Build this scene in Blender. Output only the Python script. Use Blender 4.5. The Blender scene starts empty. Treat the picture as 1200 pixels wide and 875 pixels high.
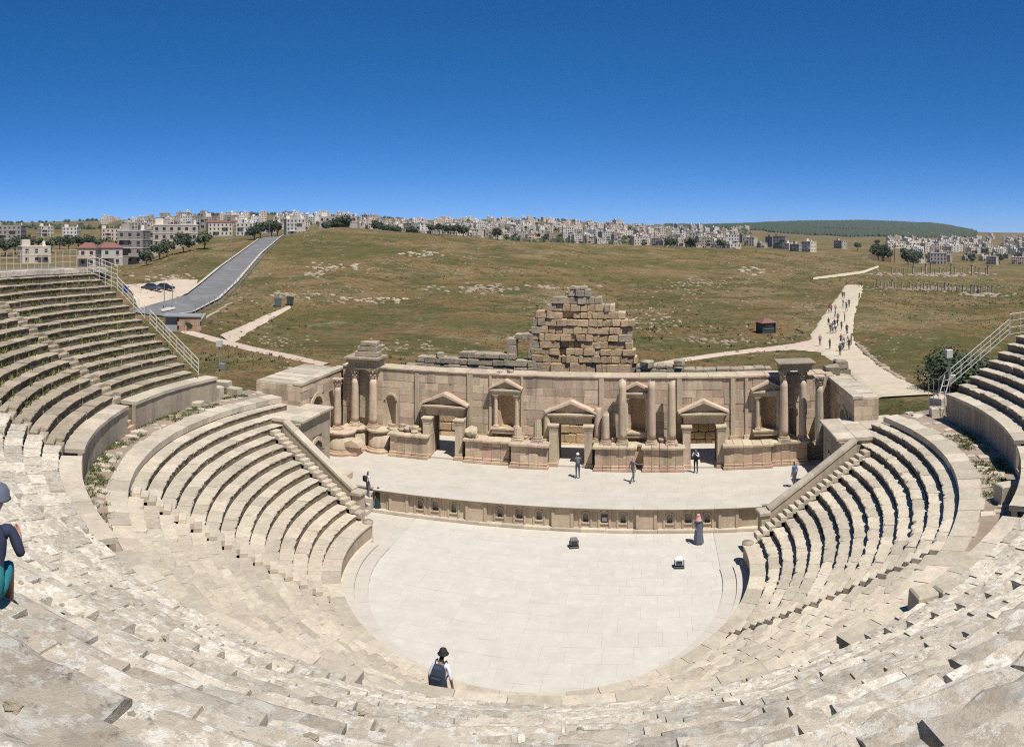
import bpy, bmesh, math, random
from math import sin, cos, tan, atan2, pi, radians, hypot, sqrt
from mathutils import Vector, Matrix, noise

random.seed(7)
scene = bpy.context.scene
# ---------------------------------------------------------------- camera, light, exposure
FPX, YH, H = 860.0, 275.0, 18.2          # pixels per radian, horizon row, eye height above the orchestra
cam_d = bpy.data.cameras.new('camera')
cam = bpy.data.objects.new('camera', cam_d)
scene.collection.objects.link(cam)
cam.location = (0, 0, H)
cam.rotation_euler = (pi/2, 0, 0)
cam_d.type = 'PANO'                       # the photograph is a stitched sweep: a cylindrical picture
cam_d.panorama_type = 'CENTRAL_CYLINDRICAL'
cam_d.central_cylindrical_range_u_min = -600/FPX
cam_d.central_cylindrical_range_u_max = 600/FPX
cam_d.central_cylindrical_range_v_min = -(875-YH)/FPX
cam_d.central_cylindrical_range_v_max = YH/FPX
cam_d.central_cylindrical_radius = 1.0
cam_d.clip_start = 0.05
cam_d.clip_end = 30000
scene.camera = cam

SUN_EL, SUN_AZ = radians(62), radians(147)     # azimuth clockwise from +Y (view direction): behind, to the right
sd = Vector((cos(SUN_EL)*sin(SUN_AZ), cos(SUN_EL)*cos(SUN_AZ), sin(SUN_EL)))
world = bpy.data.worlds.new('World'); scene.world = world
world.use_nodes = True
wn = world.node_tree
sky = wn.nodes.new('ShaderNodeTexSky'); sky.sky_type = 'NISHITA'
sky.sun_disc = False
sky.sun_elevation = SUN_EL; sky.sun_rotation = SUN_AZ
sky.altitude = 600; sky.air_density = 0.3; sky.dust_density = 0.0; sky.ozone_density = 10
sh = wn.nodes.new('ShaderNodeHueSaturation'); sh.inputs['Saturation'].default_value = 1.19; sh.inputs['Hue'].default_value = 0.507; sh.inputs['Value'].default_value = 1.38
sg_ = wn.nodes.new('ShaderNodeGamma'); sg_.inputs['Gamma'].default_value = 0.75
wn.links.new(sky.outputs[0], sh.inputs['Color']); wn.links.new(sh.outputs[0], sg_.inputs[0]); wn.links.new(sg_.outputs[0], wn.nodes['Background'].inputs[0])
wn.nodes['Background'].inputs[1].default_value = 0.15
sun_d = bpy.data.lights.new('sun', 'SUN'); sun_d.energy = 5.0; sun_d.angle = radians(0.53)
sun_d.color = (1.0, 0.96, 0.90)
sun = bpy.data.objects.new('sun', sun_d); scene.collection.objects.link(sun)
sun.rotation_euler = (-sd).to_track_quat('-Z', 'Y').to_euler()
sun.location = (0, -40, 80)
vs = scene.view_settings
vs.view_transform = 'Standard'; vs.look = 'None'; vs.gamma = 1; vs.exposure = 0.2; vs.use_curve_mapping = False
scene.cycles.max_bounces = 6; scene.cycles.diffuse_bounces = 3
scene.cycles.use_denoising = False
scene.cycles.filter_width = 1.15
scene.cycles.sample_clamp_indirect = 4.0

# ---------------------------------------------------------------- small helpers
COL = scene.collection
def link(o, parent=None):
    COL.objects.link(o)
    if parent is not None: o.parent = parent
    return o
def mesh(name, verts, faces, mat=None, smooth=False):
    m = bpy.data.meshes.new(name)
    m.from_pydata([tuple(v) for v in verts], [], faces)
    if mat is not None:
        for k in (mat if isinstance(mat, (list, tuple)) else [mat]): m.materials.append(k)
    if smooth: m.polygons.foreach_set('use_smooth', [True]*len(m.polygons))
    m.update()
    return m
def obj(name, me, parent=None, loc=(0,0,0), rot=(0,0,0), scale=None):
    o = bpy.data.objects.new(name, me)
    o.location = loc; o.rotation_euler = rot
    if scale is not None: o.scale = scale
    return link(o, parent)
def tag(o, label, cat, group=None):
    o['label'] = label; o['category'] = cat
    if group: o['group'] = group
    return o
def thing(name, label, cat, loc=(0,0,0), rotz=0, group=None):
    o = bpy.data.objects.new(name, None); o.empty_display_size = .3
    o.location = loc; o.rotation_euler = (0,0,rotz)
    link(o)
    return tag(o, label, cat, group)
def struct(o):
    o['kind'] = 'structure'; return o
def stuff(o):
    o['kind'] = 'stuff'; return o

class MB:
    """collects shapes into one mesh"""
    def __init__(s): s.v = []; s.f = []; s.m = []
    def add(s, vs_, fs, mi=0):
        n = len(s.v); s.v += [tuple(v) for v in vs_]
        for f in fs: s.f.append([i+n for i in f]); s.m.append(mi)
    def box(s, x0, x1, y0, y1, z0, z1, mi=0, jit=0, bev=0):
        if bev:
            b = bev
            vs_ = []
            for (z, i) in ((z0, b), (z0+b, 0), (z1-b, 0), (z1, b)):
                vs_ += [(x0+i, y0+i, z), (x1-i, y0+i, z), (x1-i, y1-i, z), (x0+i, y1-i, z)]
            fs = [(3,2,1,0), (12,13,14,15)]
            for k in range(3):
                for q in range(4):
                    a = k*4+q; c = k*4+(q+1) % 4
                    fs.append((a, c, c+4, a+4))
        else:
            vs_ = [(x0,y0,z0),(x1,y0,z0),(x1,y1,z0),(x0,y1,z0),(x0,y0,z1),(x1,y0,z1),(x1,y1,z1),(x0,y1,z1)]
            fs = [(3,2,1,0),(4,5,6,7),(0,1,5,4),(1,2,6,5),(2,3,7,6),(3,0,4,7)]
        if jit: vs_ = [(a+random.uniform(-jit,jit), b_+random.uniform(-jit,jit), c+random.uniform(-jit,jit)) for a,b_,c in vs_]
        s.add(vs_, fs, mi)
    def quad(s, a, b, c, d, mi=0): s.add([a,b,c,d], [(0,1,2,3)], mi)
    def tube(s, pts, rad, n=8, mi=0, cap=True):
        """tube along points; rad number or list"""
        pts = [Vector(p) for p in pts]
        if not isinstance(rad, (list, tuple)): rad = [rad]*len(pts)
        ring = []
        vs_ = []
        for i, p in enumerate(pts):
            d = (pts[min(i+1, len(pts)-1)]-pts[max(i-1, 0)])
            if d.length < 1e-9: d = Vector((0,0,1))
            d.normalize()
            a = d.cross(Vector((0,0,1)) if abs(d.z) < .95 else Vector((1,0,0))).normalized(); b = d.cross(a)
            for k in range(n):
                t = 2*pi*k/n
                vs_.append(p + a*cos(t)*rad[i] + b*sin(t)*rad[i])
        fs = []
        for i in range(len(pts)-1):
            for k in range(n):
                fs.append((i*n+k, i*n+(k+1) % n, (i+1)*n+(k+1) % n, (i+1)*n+k))
        if cap:
            fs.append(tuple(range(n-1, -1, -1))); L = (len(pts)-1)*n
            fs.append(tuple(range(L, L+n)))
        s.add(vs_, fs, mi)
    def lathe(s, prof, n=16, c=(0,0,0), mi=0, flute=0, a0=0, a1=2*pi):
        full = abs(a1-a0-2*pi) < 1e-6
        m = n if full else n+1
        vs_ = []
        for (r, z) in prof:
            for k in range(m):
                t = a0+(a1-a0)*k/n
                rr = r*(1-(flute if k % 2 else 0))
                vs_.append((c[0]+rr*cos(t), c[1]+rr*sin(t), c[2]+z))
        fs = []
        for i in range(len(prof)-1):
            for k in range(n):
                k2 = (k+1) % m
                fs.append((i*m+k, i*m+k2, (i+1)*m+k2, (i+1)*m+k))
        if full:
            fs.append(tuple(range(m-1,-1,-1))); L=(len(prof)-1)*m; fs.append(tuple(range(L, L+m)))
        s.add(vs_, fs, mi)
    def prism(s, poly, y0, y1, mi=0):
        """polygon in x,z extruded along y"""
        n = len(poly)
        vs_ = [(x, y0, z) for x, z in poly]+[(x, y1, z) for x, z in poly]
        fs = [tuple(range(n)), tuple(range(2*n-1, n-1, -1))]
        for k in range(n): fs.append((k, n+k, n+(k+1) % n, (k+1) % n))
        s.add(vs_, fs, mi)
    def build(s, name, mat, smooth=False):
        m = mesh(name, s.v, s.f, mat, smooth)
        if any(s.m): m.polygons.foreach_set('material_index', s.m)
        bm = bmesh.new(); bm.from_mesh(m); bmesh.ops.recalc_face_normals(bm, faces=bm.faces); bm.to_mesh(m); bm.free()
        return m
def rough(me, amp, sc=2.0, seed=0):
    """irregular wear on a mesh"""
    off = Vector((seed*7.1, seed*3.3, seed*1.7))
    for v in me.vertices:
        v.co += noise.noise_vector(v.co*sc+off)*amp
    me.update(); return me

# ---------------------------------------------------------------- materials
def srgb(r, g, b):
    f = lambda c: ((c/255+.055)/1.055)**2.4 if c > 10 else c/255/12.92
    return (f(r), f(g), f(b), 1)
MATS = {}
def nodes(name):
    m = bpy.data.materials.new(name); m.use_nodes = True
    nt = m.node_tree; b = nt.nodes['Principled BSDF']
    MATS[name] = m
    return m, nt, b
def N(nt, t, **kw):
    n = nt.nodes.new(t)
    for k, v in kw.items(): setattr(n, k, v)
    return n
def noise_tex(nt, vec, scale, detail=6, rough_=.6):
    n = N(nt, 'ShaderNodeTexNoise'); n.inputs['Scale'].default_value = scale
    n.inputs['Detail'].default_value = detail; n.inputs['Roughness'].default_value = rough_
    nt.links.new(vec, n.inputs['Vector']); return n.outputs['Fac']
def ramp(nt, fac, stops):
    r = N(nt, 'ShaderNodeValToRGB'); e = r.color_ramp.elements
    while len(e) < len(stops): e.new(.5)
    for el, (p, c) in zip(e, stops): el.position = p; el.color = c if len(c) == 4 else (*c, 1)
    nt.links.new(fac, r.inputs[0]); return r.outputs[0]
def mix(nt, fac, a, b, mode='MIX'):
    m = N(nt, 'ShaderNodeMix', data_type='RGBA', blend_type=mode)
    if isinstance(fac, (int, float)): m.inputs[0].default_value = fac
    else: nt.links.new(fac, m.inputs[0])
    for s, x in ((6, a), (7, b)):
        if isinstance(x, tuple): m.inputs[s].default_value = x if len(x) == 4 else (*x, 1)
        else: nt.links.new(x, m.inputs[s])
    return m.outputs[2]
def bump(nt, b, h, strength=.4, dist=.03):
    n = N(nt, 'ShaderNodeBump'); n.inputs['Strength'].default_value = strength; n.inputs['Distance'].default_value = dist
    nt.links.new(h, n.inputs['Height']); nt.links.new(n.outputs[0], b.inputs['Normal'])
def wpos(nt): return N(nt, 'ShaderNodeNewGeometry').outputs['Position']
def g(v): return (v, v, v, 1)

def stone(name, a, b, stain=None, stain_amt=.5, lichen=None, lichen_amt=0, vary=.25, scale=1.0, bmp=.5, bdist=.04, streak=False, hue=.02, mott=.6):
    """limestone: two tones by noise, block-to-block variation, stains, lichen, bump"""
    m, nt, bs = nodes(name)
    p = wpos(nt)
    n1 = noise_tex(nt, p, .9*scale, 5); n2 = noise_tex(nt, p, 6*scale, 8, .7); n3 = noise_tex(nt, p, 22*scale, 4, .7)
    c = mix(nt, ramp(nt, n1, [(.35, g(0)), (.65, g(1))]), a, b)
    c = mix(nt, ramp(nt, n2, [(.32, g(mott)), (.62, g(0))]), c, (a[0]*.58, a[1]*.55, a[2]*.52, 1))
    if stain:
        if streak:
            mp = N(nt, 'ShaderNodeMapping'); mp.inputs['Scale'].default_value = (1.6, 1.6, .18)
            nt.links.new(p, mp.inputs[0]); ns = noise_tex(nt, mp.outputs[0], 1.0, 5, .6)
        else: ns = noise_tex(nt, p, 1.7*scale, 6, .65)
        c = mix(nt, ramp(nt, ns, [(.5, g(0)), (.68, g(stain_amt))]), c, stain)
    if lichen:
        nl = noise_tex(nt, p, 3.1*scale, 9, .75)
        c = mix(nt, ramp(nt, nl, [(.47, g(0)), (.56, g(lichen_amt))]), c, lichen)
        nd = noise_tex(nt, p, 9*scale, 6, .7)
        c = mix(nt, ramp(nt, nd, [(.6, g(0)), (.68, g(.5))]), c, (.13, .105, .08, 1))
    oi = N(nt, 'ShaderNodeObjectInfo')
    hs = N(nt, 'ShaderNodeHueSaturation')
    mr = N(nt, 'ShaderNodeMapRange'); mr.inputs[3].default_value = 1-vary; mr.inputs[4].default_value = 1+vary*.8
    nt.links.new(oi.outputs['Random'], mr.inputs[0]); nt.links.new(mr.outputs[0], hs.inputs['Value'])
    ml = N(nt, 'ShaderNodeMath', operation='MULTIPLY'); ml.inputs[1].default_value = 37.7
    fr = N(nt, 'ShaderNodeMath', operation='FRACT'); nt.links.new(oi.outputs['Random'], ml.inputs[0]); nt.links.new(ml.outputs[0], fr.inputs[0])
    m2 = N(nt, 'ShaderNodeMapRange'); m2.inputs[3].default_value = .5-hue; m2.inputs[4].default_value = .5+hue
    nt.links.new(fr.outputs[0], m2.inputs[0]); nt.links.new(m2.outputs[0], hs.inputs['Hue'])
    nt.links.new(c, hs.inputs['Color'])
    nt.links.new(hs.outputs[0], bs.inputs['Base Color'])
    bs.inputs['Roughness'].default_value = .92
    hmix = N(nt, 'ShaderNodeMath', operation='ADD'); nt.links.new(n2, hmix.inputs[0])
    h2 = N(nt, 'ShaderNodeMath', operation='MULTIPLY'); h2.inputs[1].default_value = .4; nt.links.new(n3, h2.inputs[0]); nt.links.new(h2.outputs[0], hmix.inputs[1])
    bump(nt, bs, hmix.outputs[0], bmp, bdist)
    return m
def plain(name, c, rough_=.6, metal=0, vary=0, nz=0, nsc=4):
    m, nt, bs = nodes(name)
    c = c if len(c) == 4 else (*c, 1)
    out = None
    if nz:
        n = noise_tex(nt, wpos(nt), nsc, 5)
        out = mix(nt, ramp(nt, n, [(.35, g(0)), (.7, g(1))]), c, (c[0]*(1-nz), c[1]*(1-nz), c[2]*(1-nz), 1))
    if vary:
        oi = N(nt, 'ShaderNodeObjectInfo'); hs = N(nt, 'ShaderNodeHueSaturation')
        mr = N(nt, 'ShaderNodeMapRange'); mr.inputs[3].default_value = 1-vary; mr.inputs[4].default_value = 1+vary
        nt.links.new(oi.outputs['Random'], mr.inputs[0]); nt.links.new(mr.outputs[0], hs.inputs['Value'])
        if out is None: hs.inputs['Color'].default_value = c
        else: nt.links.new(out, hs.inputs['Color'])
        out = hs.outputs[0]
    if out is None: bs.inputs['Base Color'].default_value = c
    else: nt.links.new(out, bs.inputs['Base Color'])
    bs.inputs['Roughness'].default_value = rough_; bs.inputs['Metallic'].default_value = metal
    return m

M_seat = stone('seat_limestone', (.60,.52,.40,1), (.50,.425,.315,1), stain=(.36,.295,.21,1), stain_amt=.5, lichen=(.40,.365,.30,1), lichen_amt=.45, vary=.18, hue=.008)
def lichen_stone(name):
    """old limestone: cream and grey crusts with crisp edges, brown bare patches, pits"""
    m, nt, bs = nodes(name)
    p = wpos(nt)
    big = noise_tex(nt, p, .8, 6, .65); mid = noise_tex(nt, p, 4.2, 9, .75); fine = noise_tex(nt, p, 11, 8, .75); spk = noise_tex(nt, p, 26, 5, .7)
    c = mix(nt, ramp(nt, big, [(.38, g(0)), (.62, g(1))]), (.60,.525,.415,1), (.50,.425,.325,1))
    c = mix(nt, ramp(nt, mid, [(.51, g(0)), (.55, g(.75))]), c, (.41,.345,.26,1))
    m3 = noise_tex(nt, p, 6.5, 9, .8)
    c = mix(nt, ramp(nt, m3, [(.52, g(0)), (.56, g(.9))]), c, (.70,.66,.57,1))
    m4 = noise_tex(nt, p, 3.4, 9, .78)
    c = mix(nt, ramp(nt, m4, [(.57, g(0)), (.60, g(.7))]), c, (.42,.40,.35,1))
    c = mix(nt, ramp(nt, fine, [(.33, g(.85)), (.41, g(0))]), c, (.16,.125,.09,1))
    c = mix(nt, ramp(nt, spk, [(.62, g(0)), (.68, g(.6))]), c, (.22,.18,.13,1))
    oi = N(nt, 'ShaderNodeObjectInfo'); hs = N(nt, 'ShaderNodeHueSaturation'); mr = N(nt, 'ShaderNodeMapRange'); mr.inputs[3].default_value = .72; mr.inputs[4].default_value = 1.14
    nt.links.new(oi.outputs['Random'], mr.inputs[0]); nt.links.new(mr.outputs[0], hs.inputs['Value']); nt.links.new(c, hs.inputs['Color']); nt.links.new(hs.outputs[0], bs.inputs['Base Color'])
    bs.inputs['Roughness'].default_value = .95
    a = N(nt, 'ShaderNodeMath', operation='ADD'); nt.links.new(mid, a.inputs[0]); nt.links.new(fine, a.inputs[1])
    bump(nt, bs, a.outputs[0], .8, .035)
    return m
M_upper = lichen_stone('lichened_limestone')
M_riser = stone('dark_riser_stone', (.23,.18,.125,1), (.16,.125,.085,1), stain=(.085,.07,.05,1), stain_amt=.7, vary=.2, hue=.008)  # riser faces set darker than the treads, with random blotches
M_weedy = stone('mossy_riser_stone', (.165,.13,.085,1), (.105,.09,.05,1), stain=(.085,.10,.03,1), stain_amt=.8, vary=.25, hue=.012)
M_core = stone('rubble_core', (.19,.155,.11,1), (.13,.105,.075,1), vary=.1)
M_wall = stone('ashlar_limestone', (.58,.465,.335,1), (.50,.385,.27,1), stain=(.20,.165,.13,1), stain_amt=.65, vary=.26, streak=True, hue=.012)
M_wallplain = stone('trim_limestone', (.60,.49,.355,1), (.52,.415,.29,1), stain=(.24,.20,.16,1), stain_amt=.5, vary=.12, streak=True)
M_gold = stone('rough_ochre_stone', (.60,.44,.27,1), (.52,.365,.21,1), stain=(.20,.16,.12,1), stain_amt=.4, vary=.13, bmp=.9, bdist=.08, hue=.005)
M_grey = stone('grey_weathered_stone', (.46,.385,.28,1), (.37,.30,.21,1), stain=(.19,.155,.115,1), stain_amt=.6, vary=.18, bmp=.9, bdist=.08, hue=.006)
M_pink = stone('pinkish_limestone', (.55,.40,.285,1), (.48,.335,.23,1), stain=(.26,.18,.12,1), stain_amt=.4, vary=.12, streak=True)
M_col = stone('column_stone', (.56,.455,.33,1), (.47,.37,.26,1), stain=(.20,.17,.14,1), stain_amt=.6, vary=.14, streak=True)
M_floor = stone('orchestra_paving', (.545,.505,.44,1), (.50,.465,.40,1), stain=(.61,.555,.46,1), stain_amt=.55, vary=.025, mott=.12, bmp=.15, bdist=.01, hue=.006)
M_stage = stone('stage_paving', (.525,.48,.41,1), (.475,.43,.36,1), stain=(.42,.385,.33,1), stain_amt=.5, vary=.03, mott=.15, bmp=.15, bdist=.01, hue=.006)
M_podw = stone('podium_wall_slabs', (.44,.37,.28,1), (.37,.305,.22,1), stain=(.21,.18,.14,1), stain_amt=.6, vary=.14, streak=True)
M_rock = stone('pale_rock', (.42,.345,.25,1), (.31,.25,.175,1), stain=(.25,.2,.14,1), vary=.2, scale=.6)
M_pulp = stone('stage_front_stone', (.57,.465,.335,1), (.49,.39,.275,1), stain=(.25,.205,.16,1), stain_amt=.45, vary=.1, streak=True)
M_rail = plain('painted_rail', (.62,.60,.53), .5, 0, 0, .2, 3)
M_dark = plain('dark_metal', (.03,.032,.035), .5)
M_galv = plain('galvanised_metal', (.40,.41,.42), .45, .6)

# ---------------------------------------------------------------- theatre frame and pixel helpers
C = Vector((1.85, 39.1, 0)); PHI = radians(-11.2)
CU = Vector((2.1, 39.1, 0))               # the upper tier's centre
eu = Vector((cos(PHI), sin(PHI), 0)); ev = Vector((-sin(PHI), cos(PHI), 0))
def L2W(u, v, z=0): return C+eu*u+ev*v+Vector((0,0,z))
def ray(x):                                # horizontal direction of a picture column
    t = (x-600)/FPX; return Vector((sin(t), cos(t), 0))
def on_z(x, y, z):                         # where the sight line through a pixel meets height z
    return ray(x)*((H-z)*FPX/(y-YH))+Vector((0,0,z))
def on_v(x, v, y=None):                    # where it meets the plane v = const of the theatre: u, z
    d = ray(x); o = -C
    t = (v-o.dot(ev))/d.dot(ev); p = d*t
    u = (p-C).dot(eu)
    return (u, H-(y-YH)/FPX*t) if y is not None else u
def px(p):                                 # pixel of a world point
    return (600+FPX*atan2(p[0], p[1]), YH+FPX*(H-p[2])/hypot(p[0], p[1]))

# ---------------------------------------------------------------- terrain
# columns of the picture: (distance, picture row) of the ground; height follows from both
TCOL = [
 (-700, [(45,0.0),(90,5),(140,8),(250,14),(400,20),(700,30),(1500,45),(7000,40)]),
 (0, [(45,5.9),(70,5.9),(110,7),(150,8.5),(250,-312),(340,-300),(450,-290),(600,-281),(800,-272),(1100,-267),(1700,-262),(2500,-262),(4000,-266),(7000,-272)]),
 (150, [(45,5.9),(60,5.9),(80,5.6),(110,5.1),(127,-368),(145,-340),(200,-322),(280,-310),(340,-302),(450,-291),(600,-281),(800,-272),(1100,-265),(1700,-258),(2500,-259),(4000,-266),(7000,-272)]),
 (230, [(45,5.9),(60,5.9),(80,5.6),(110,5.0),(127,-370),(165,-338),(225,-304),(300,-286),(400,-282),(550,-276),(800,-267),(1100,-260),(1700,-252),(2500,-254),(4000,-266),(7000,-272)]),
 (310, [(45,5.9),(60,5.9),(80,5.4),(110,-392),(150,-350),(225,-308),(292,-279.5),(320,-277),(380,-279),(550,-276),(800,-267),(1100,-259),(1700,-251),(2500,-254),(4000,-266),(7000,-272)]),
 (400, [(45,5.0),(65,5.0),(85,4.6),(110,-390),(150,-350),(215,-310),(280,-284),(340,-267),(400,-269),(460,-277),(600,-275),(850,-267),(1200,-260),(1800,-253),(2500,-257),(4000,-266),(7000,-272)]),
 (500, [(45,1.0),(64,3.8),(85,-416),(110,-386),(150,-352),(215,-312),(275,-288),(330,-274),(380,-276),(470,-288),(650,-285),(900,-277),(1300,-267),(1900,-258),(2700,-261),(4000,-266),(7000,-272)]),
 (620, [(45,.9),(62,3.2),(85,3.4),(110,-392),(150,-355),(220,-315),(275,-294),(335,-283),(400,-287),(480,-296),(700,-292),(950,-284),(1350,-270),(2000,-257),(2800,-261),(4000,-266),(7000,-272)]),
 (750, [(45,.9),(62,2.6),(85,2.4),(115,-395),(180,-350),(240,-320),(300,-299),(350,-288),(430,-292),(500,-296),(750,-292),(1000,-283),(1400,-273),(2000,-264),(2700,-266),(3500,-266),(4500,-264),(7000,-272)]),
 (850, [(45,.9),(62,1.4),(90,1.4),(125,-391),(185,-350),(250,-322),(310,-303),(370,-291),(450,-294),(600,-294),(800,-288),(1100,-281),(1500,-274),(2100,-268),(2800,-268),(3800,-265),(4500,-265),(7000,-272)]),
 (950, [(45,.9),(58,3.6),(80,2.6),(106,1.3),(135,1.3),(190,-350),(255,-325),(330,-306),(400,-297),(480,-299),(600,-296),(800,-288),(1100,-282),(1500,-277),(2200,-276),(3000,-270),(4000,-261),(5000,-268),(7000,-272)]),
 (1010,[(45,1.0),(55,5.0),(65,4.6),(80,3.1),(104,1.3),(183,-345),(209,-336),(270,-322),(350,-309),(430,-303),(520,-302),(700,-296),(900,-289),(1200,-285),(1700,-280),(2500,-276),(3200,-270),(4100,-260.5),(5000,-267),(7000,-272)]),
 (1090,[(40,5.6),(55,5.6),(65,4.8),(80,3.1),(104,1.1),(183,-352),(260,-333),(330,-325),(400,-319),(520,-312),(700,-305),(900,-297),(1200,-289),(1700,-284),(2500,-277),(3200,-270),(4100,-263.5),(5000,-270),(7000,-272)]),
 (1150,[(40,5.6),(55,5.4),(65,4.6),(80,3.0),(104,1.0),(183,-356),(260,-337),(330,-329),(400,-322),(520,-315),(700,-309),(900,-301),(1200,-292),(1700,-284),(2500,-276),(3200,-273),(4100,-272),(5000,-273),(7000,-272)]),
 (1200,[(40,5.6),(55,5.2),(65,4.4),(80,2.9),(104,1.0),(183,-356),(260,-340),(330,-332),(400,-325),(520,-318),(700,-312),(900,-304),(1200,-294),(1700,-285),(2500,-276),(3200,-273),(4500,-273),(7000,-273)]),
 (1900,[(40,2.0),(100,1.0),(250,-2),(700,-10),(1500,0),(3500,40),(7000,40)]),
]
TC = []
for x, pr in TCOL:      # positive numbers are heights; negative ones are picture rows
    inv = x in (-700, 1900)
    TC.append((x, [(R, (y if (inv or y > 0) else H-(-y-YH)/FPX*R)) for R, y in pr]))
def prof(pr, R):
    if R <= pr[0][0]: return pr[0][1]
    for i in range(len(pr)-1):
        if R <= pr[i+1][0]:
            a, b = pr[i], pr[i+1]; t = (R-a[0])/(b[0]-a[0])
            # cubic (monotone-ish) through the neighbours
            m0 = (b[1]-pr[i-1][1])/(b[0]-pr[i-1][0]) if i > 0 else (b[1]-a[1])/(b[0]-a[0])
            m1 = (pr[i+2][1]-a[1])/(pr[i+2][0]-a[0]) if i+2 < len(pr) else (b[1]-a[1])/(b[0]-a[0])
            h = b[0]-a[0]; t2, t3 = t*t, t*t*t
            return (2*t3-3*t2+1)*a[1]+(t3-2*t2+t)*h*m0+(-2*t3+3*t2)*b[1]+(t3-t2)*h*m1
    return pr[-1][1]
def terr_px(x, R):
    if x <= TC[0][0]: return prof(TC[0][1], R)
    for i in range(len(TC)-1):
        if x <= TC[i+1][0]:
            t = (x-TC[i][0])/(TC[i+1][0]-TC[i][0]); t = t*t*(3-2*t)*.6+t*.4
            return prof(TC[i][1], R)*(1-t)+prof(TC[i+1][1], R)*t
    return prof(TC[-1][1], R)
def terrain(X, Y):
    R = hypot(X, Y); th = atan2(X, Y)
    x = 600+FPX*th
    x = max(-700, min(1900, x))
    z = terr_px(x, R)
    amp = .12+min(R/900, 2.5)
    if R > 60: z += noise.noise((X*.013, Y*.013, 3.1))*amp*1.2+noise.noise((X*.05, Y*.05, 1.1))*amp*.35
    # the hollow in which the theatre stands
    u = (Vector((X, Y, 0))-C).dot(eu); v = (Vector((X, Y, 0))-C).dot(ev)
    d = hypot(u, min(v+2, 0)) if v < -2 else abs(u)
    if v < 22.5 and d < 43:
        lim = 5.8
        if v <= 0 or (hypot(u, v) < 24 and v < 7.8) or abs(u) < 20.3: lim = -.6
        z = min(z, lim)
    return z
def on_ground(x, y, R0=70):
    d = ray(x); R = R0; prev = R0
    while R < 6500:
        p = d*R
        if H-(y-YH)/FPX*R <= terrain(p.x, p.y):
            lo, hi = prev, R
            for _ in range(18):
                m = (lo+hi)/2; p = d*m
                if H-(y-YH)/FPX*m <= terrain(p.x, p.y): hi = m
                else: lo = m
            p = d*hi
            return Vector((p.x, p.y, terrain(p.x, p.y)))
        prev = R; R *= 1.012
    p = d*6000
    return Vector((p.x, p.y, terrain(p.x, p.y)))
# ---------------------------------------------------------------- ground sheet
def build_ground():
    m, nt, bs = nodes('dry_meadow')
    p = wpos(nt)
    n1 = noise_tex(nt, p, .018, 6, .6); n2 = noise_tex(nt, p, .07, 6, .65); n3 = noise_tex(nt, p, .55, 8, .7); n4 = noise_tex(nt, p, .25, 7, .75)
    c = ramp(nt, n1, [(.41, (.112,.108,.034,1)), (.46, (.168,.137,.054,1)), (.50, (.22,.14,.062,1)), (.54, (.262,.20,.098,1)), (.60, (.152,.125,.053,1))])
    c = mix(nt, ramp(nt, n2, [(.515, g(0)), (.57, g(.85))]), c, (.088,.092,.028,1))
    c = mix(nt, ramp(nt, n4, [(.51, g(0)), (.57, g(.75))]), c, (.235,.138,.062,1))
    n6 = noise_tex(nt, p, .11, 9, .8)
    c = mix(nt, ramp(nt, n6, [(.56, g(0)), (.62, g(.7))]), c, (.30,.25,.14,1))
    n7 = noise_tex(nt, p, 1.6, 7, .8)
    c = mix(nt, ramp(nt, n7, [(.36, g(.8)), (.52, g(0))]), c, (.048,.048,.020,1))
    c = mix(nt, ramp(nt, n3, [(.34, g(.7)), (.48, g(0))]), c, (.06,.058,.024,1))
    n5 = noise_tex(nt, p, .16, 8, .8)
    c = mix(nt, ramp(nt, n5, [(.62, g(0)), (.67, g(.45))]), c, (.36,.29,.20,1))
    nt.links.new(c, bs.inputs['Base Color']); bs.inputs['Roughness'].default_value = 1
    bs.inputs['Specular IOR Level'].default_value = .1
    bump(nt, bs, n3, 1.0, .9)
    angs = []
    a = -pi
    while a < pi-1e-6:
        angs.append(a); a += radians(.28) if abs(a) < radians(46) else radians(2.0)
    rads = [14.0]
    while rads[-1] < 7000: rads.append(rads[-1]*(1.022 if rads[-1] < 420 else 1.05))
    vs_ = []; fs = []
    for R in rads:
        for a in angs:
            X, Y = R*sin(a), R*cos(a); vs_.append((X, Y, terrain(X, Y)))
    n = len(angs)
    for i in range(len(rads)-1):
        for k in range(n):
            k2 = (k+1) % n
            fs.append((i*n+k, (i+1)*n+k, (i+1)*n+k2, i*n+k2))
    vs_.append((0,0,-.6)); L = len(vs_)-1
    for k in range(n): fs.append((L, k, (k+1) % n))
    o = obj('ground', mesh('ground', vs_, fs, m, True)); struct(o)
    return o
build_ground()

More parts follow.
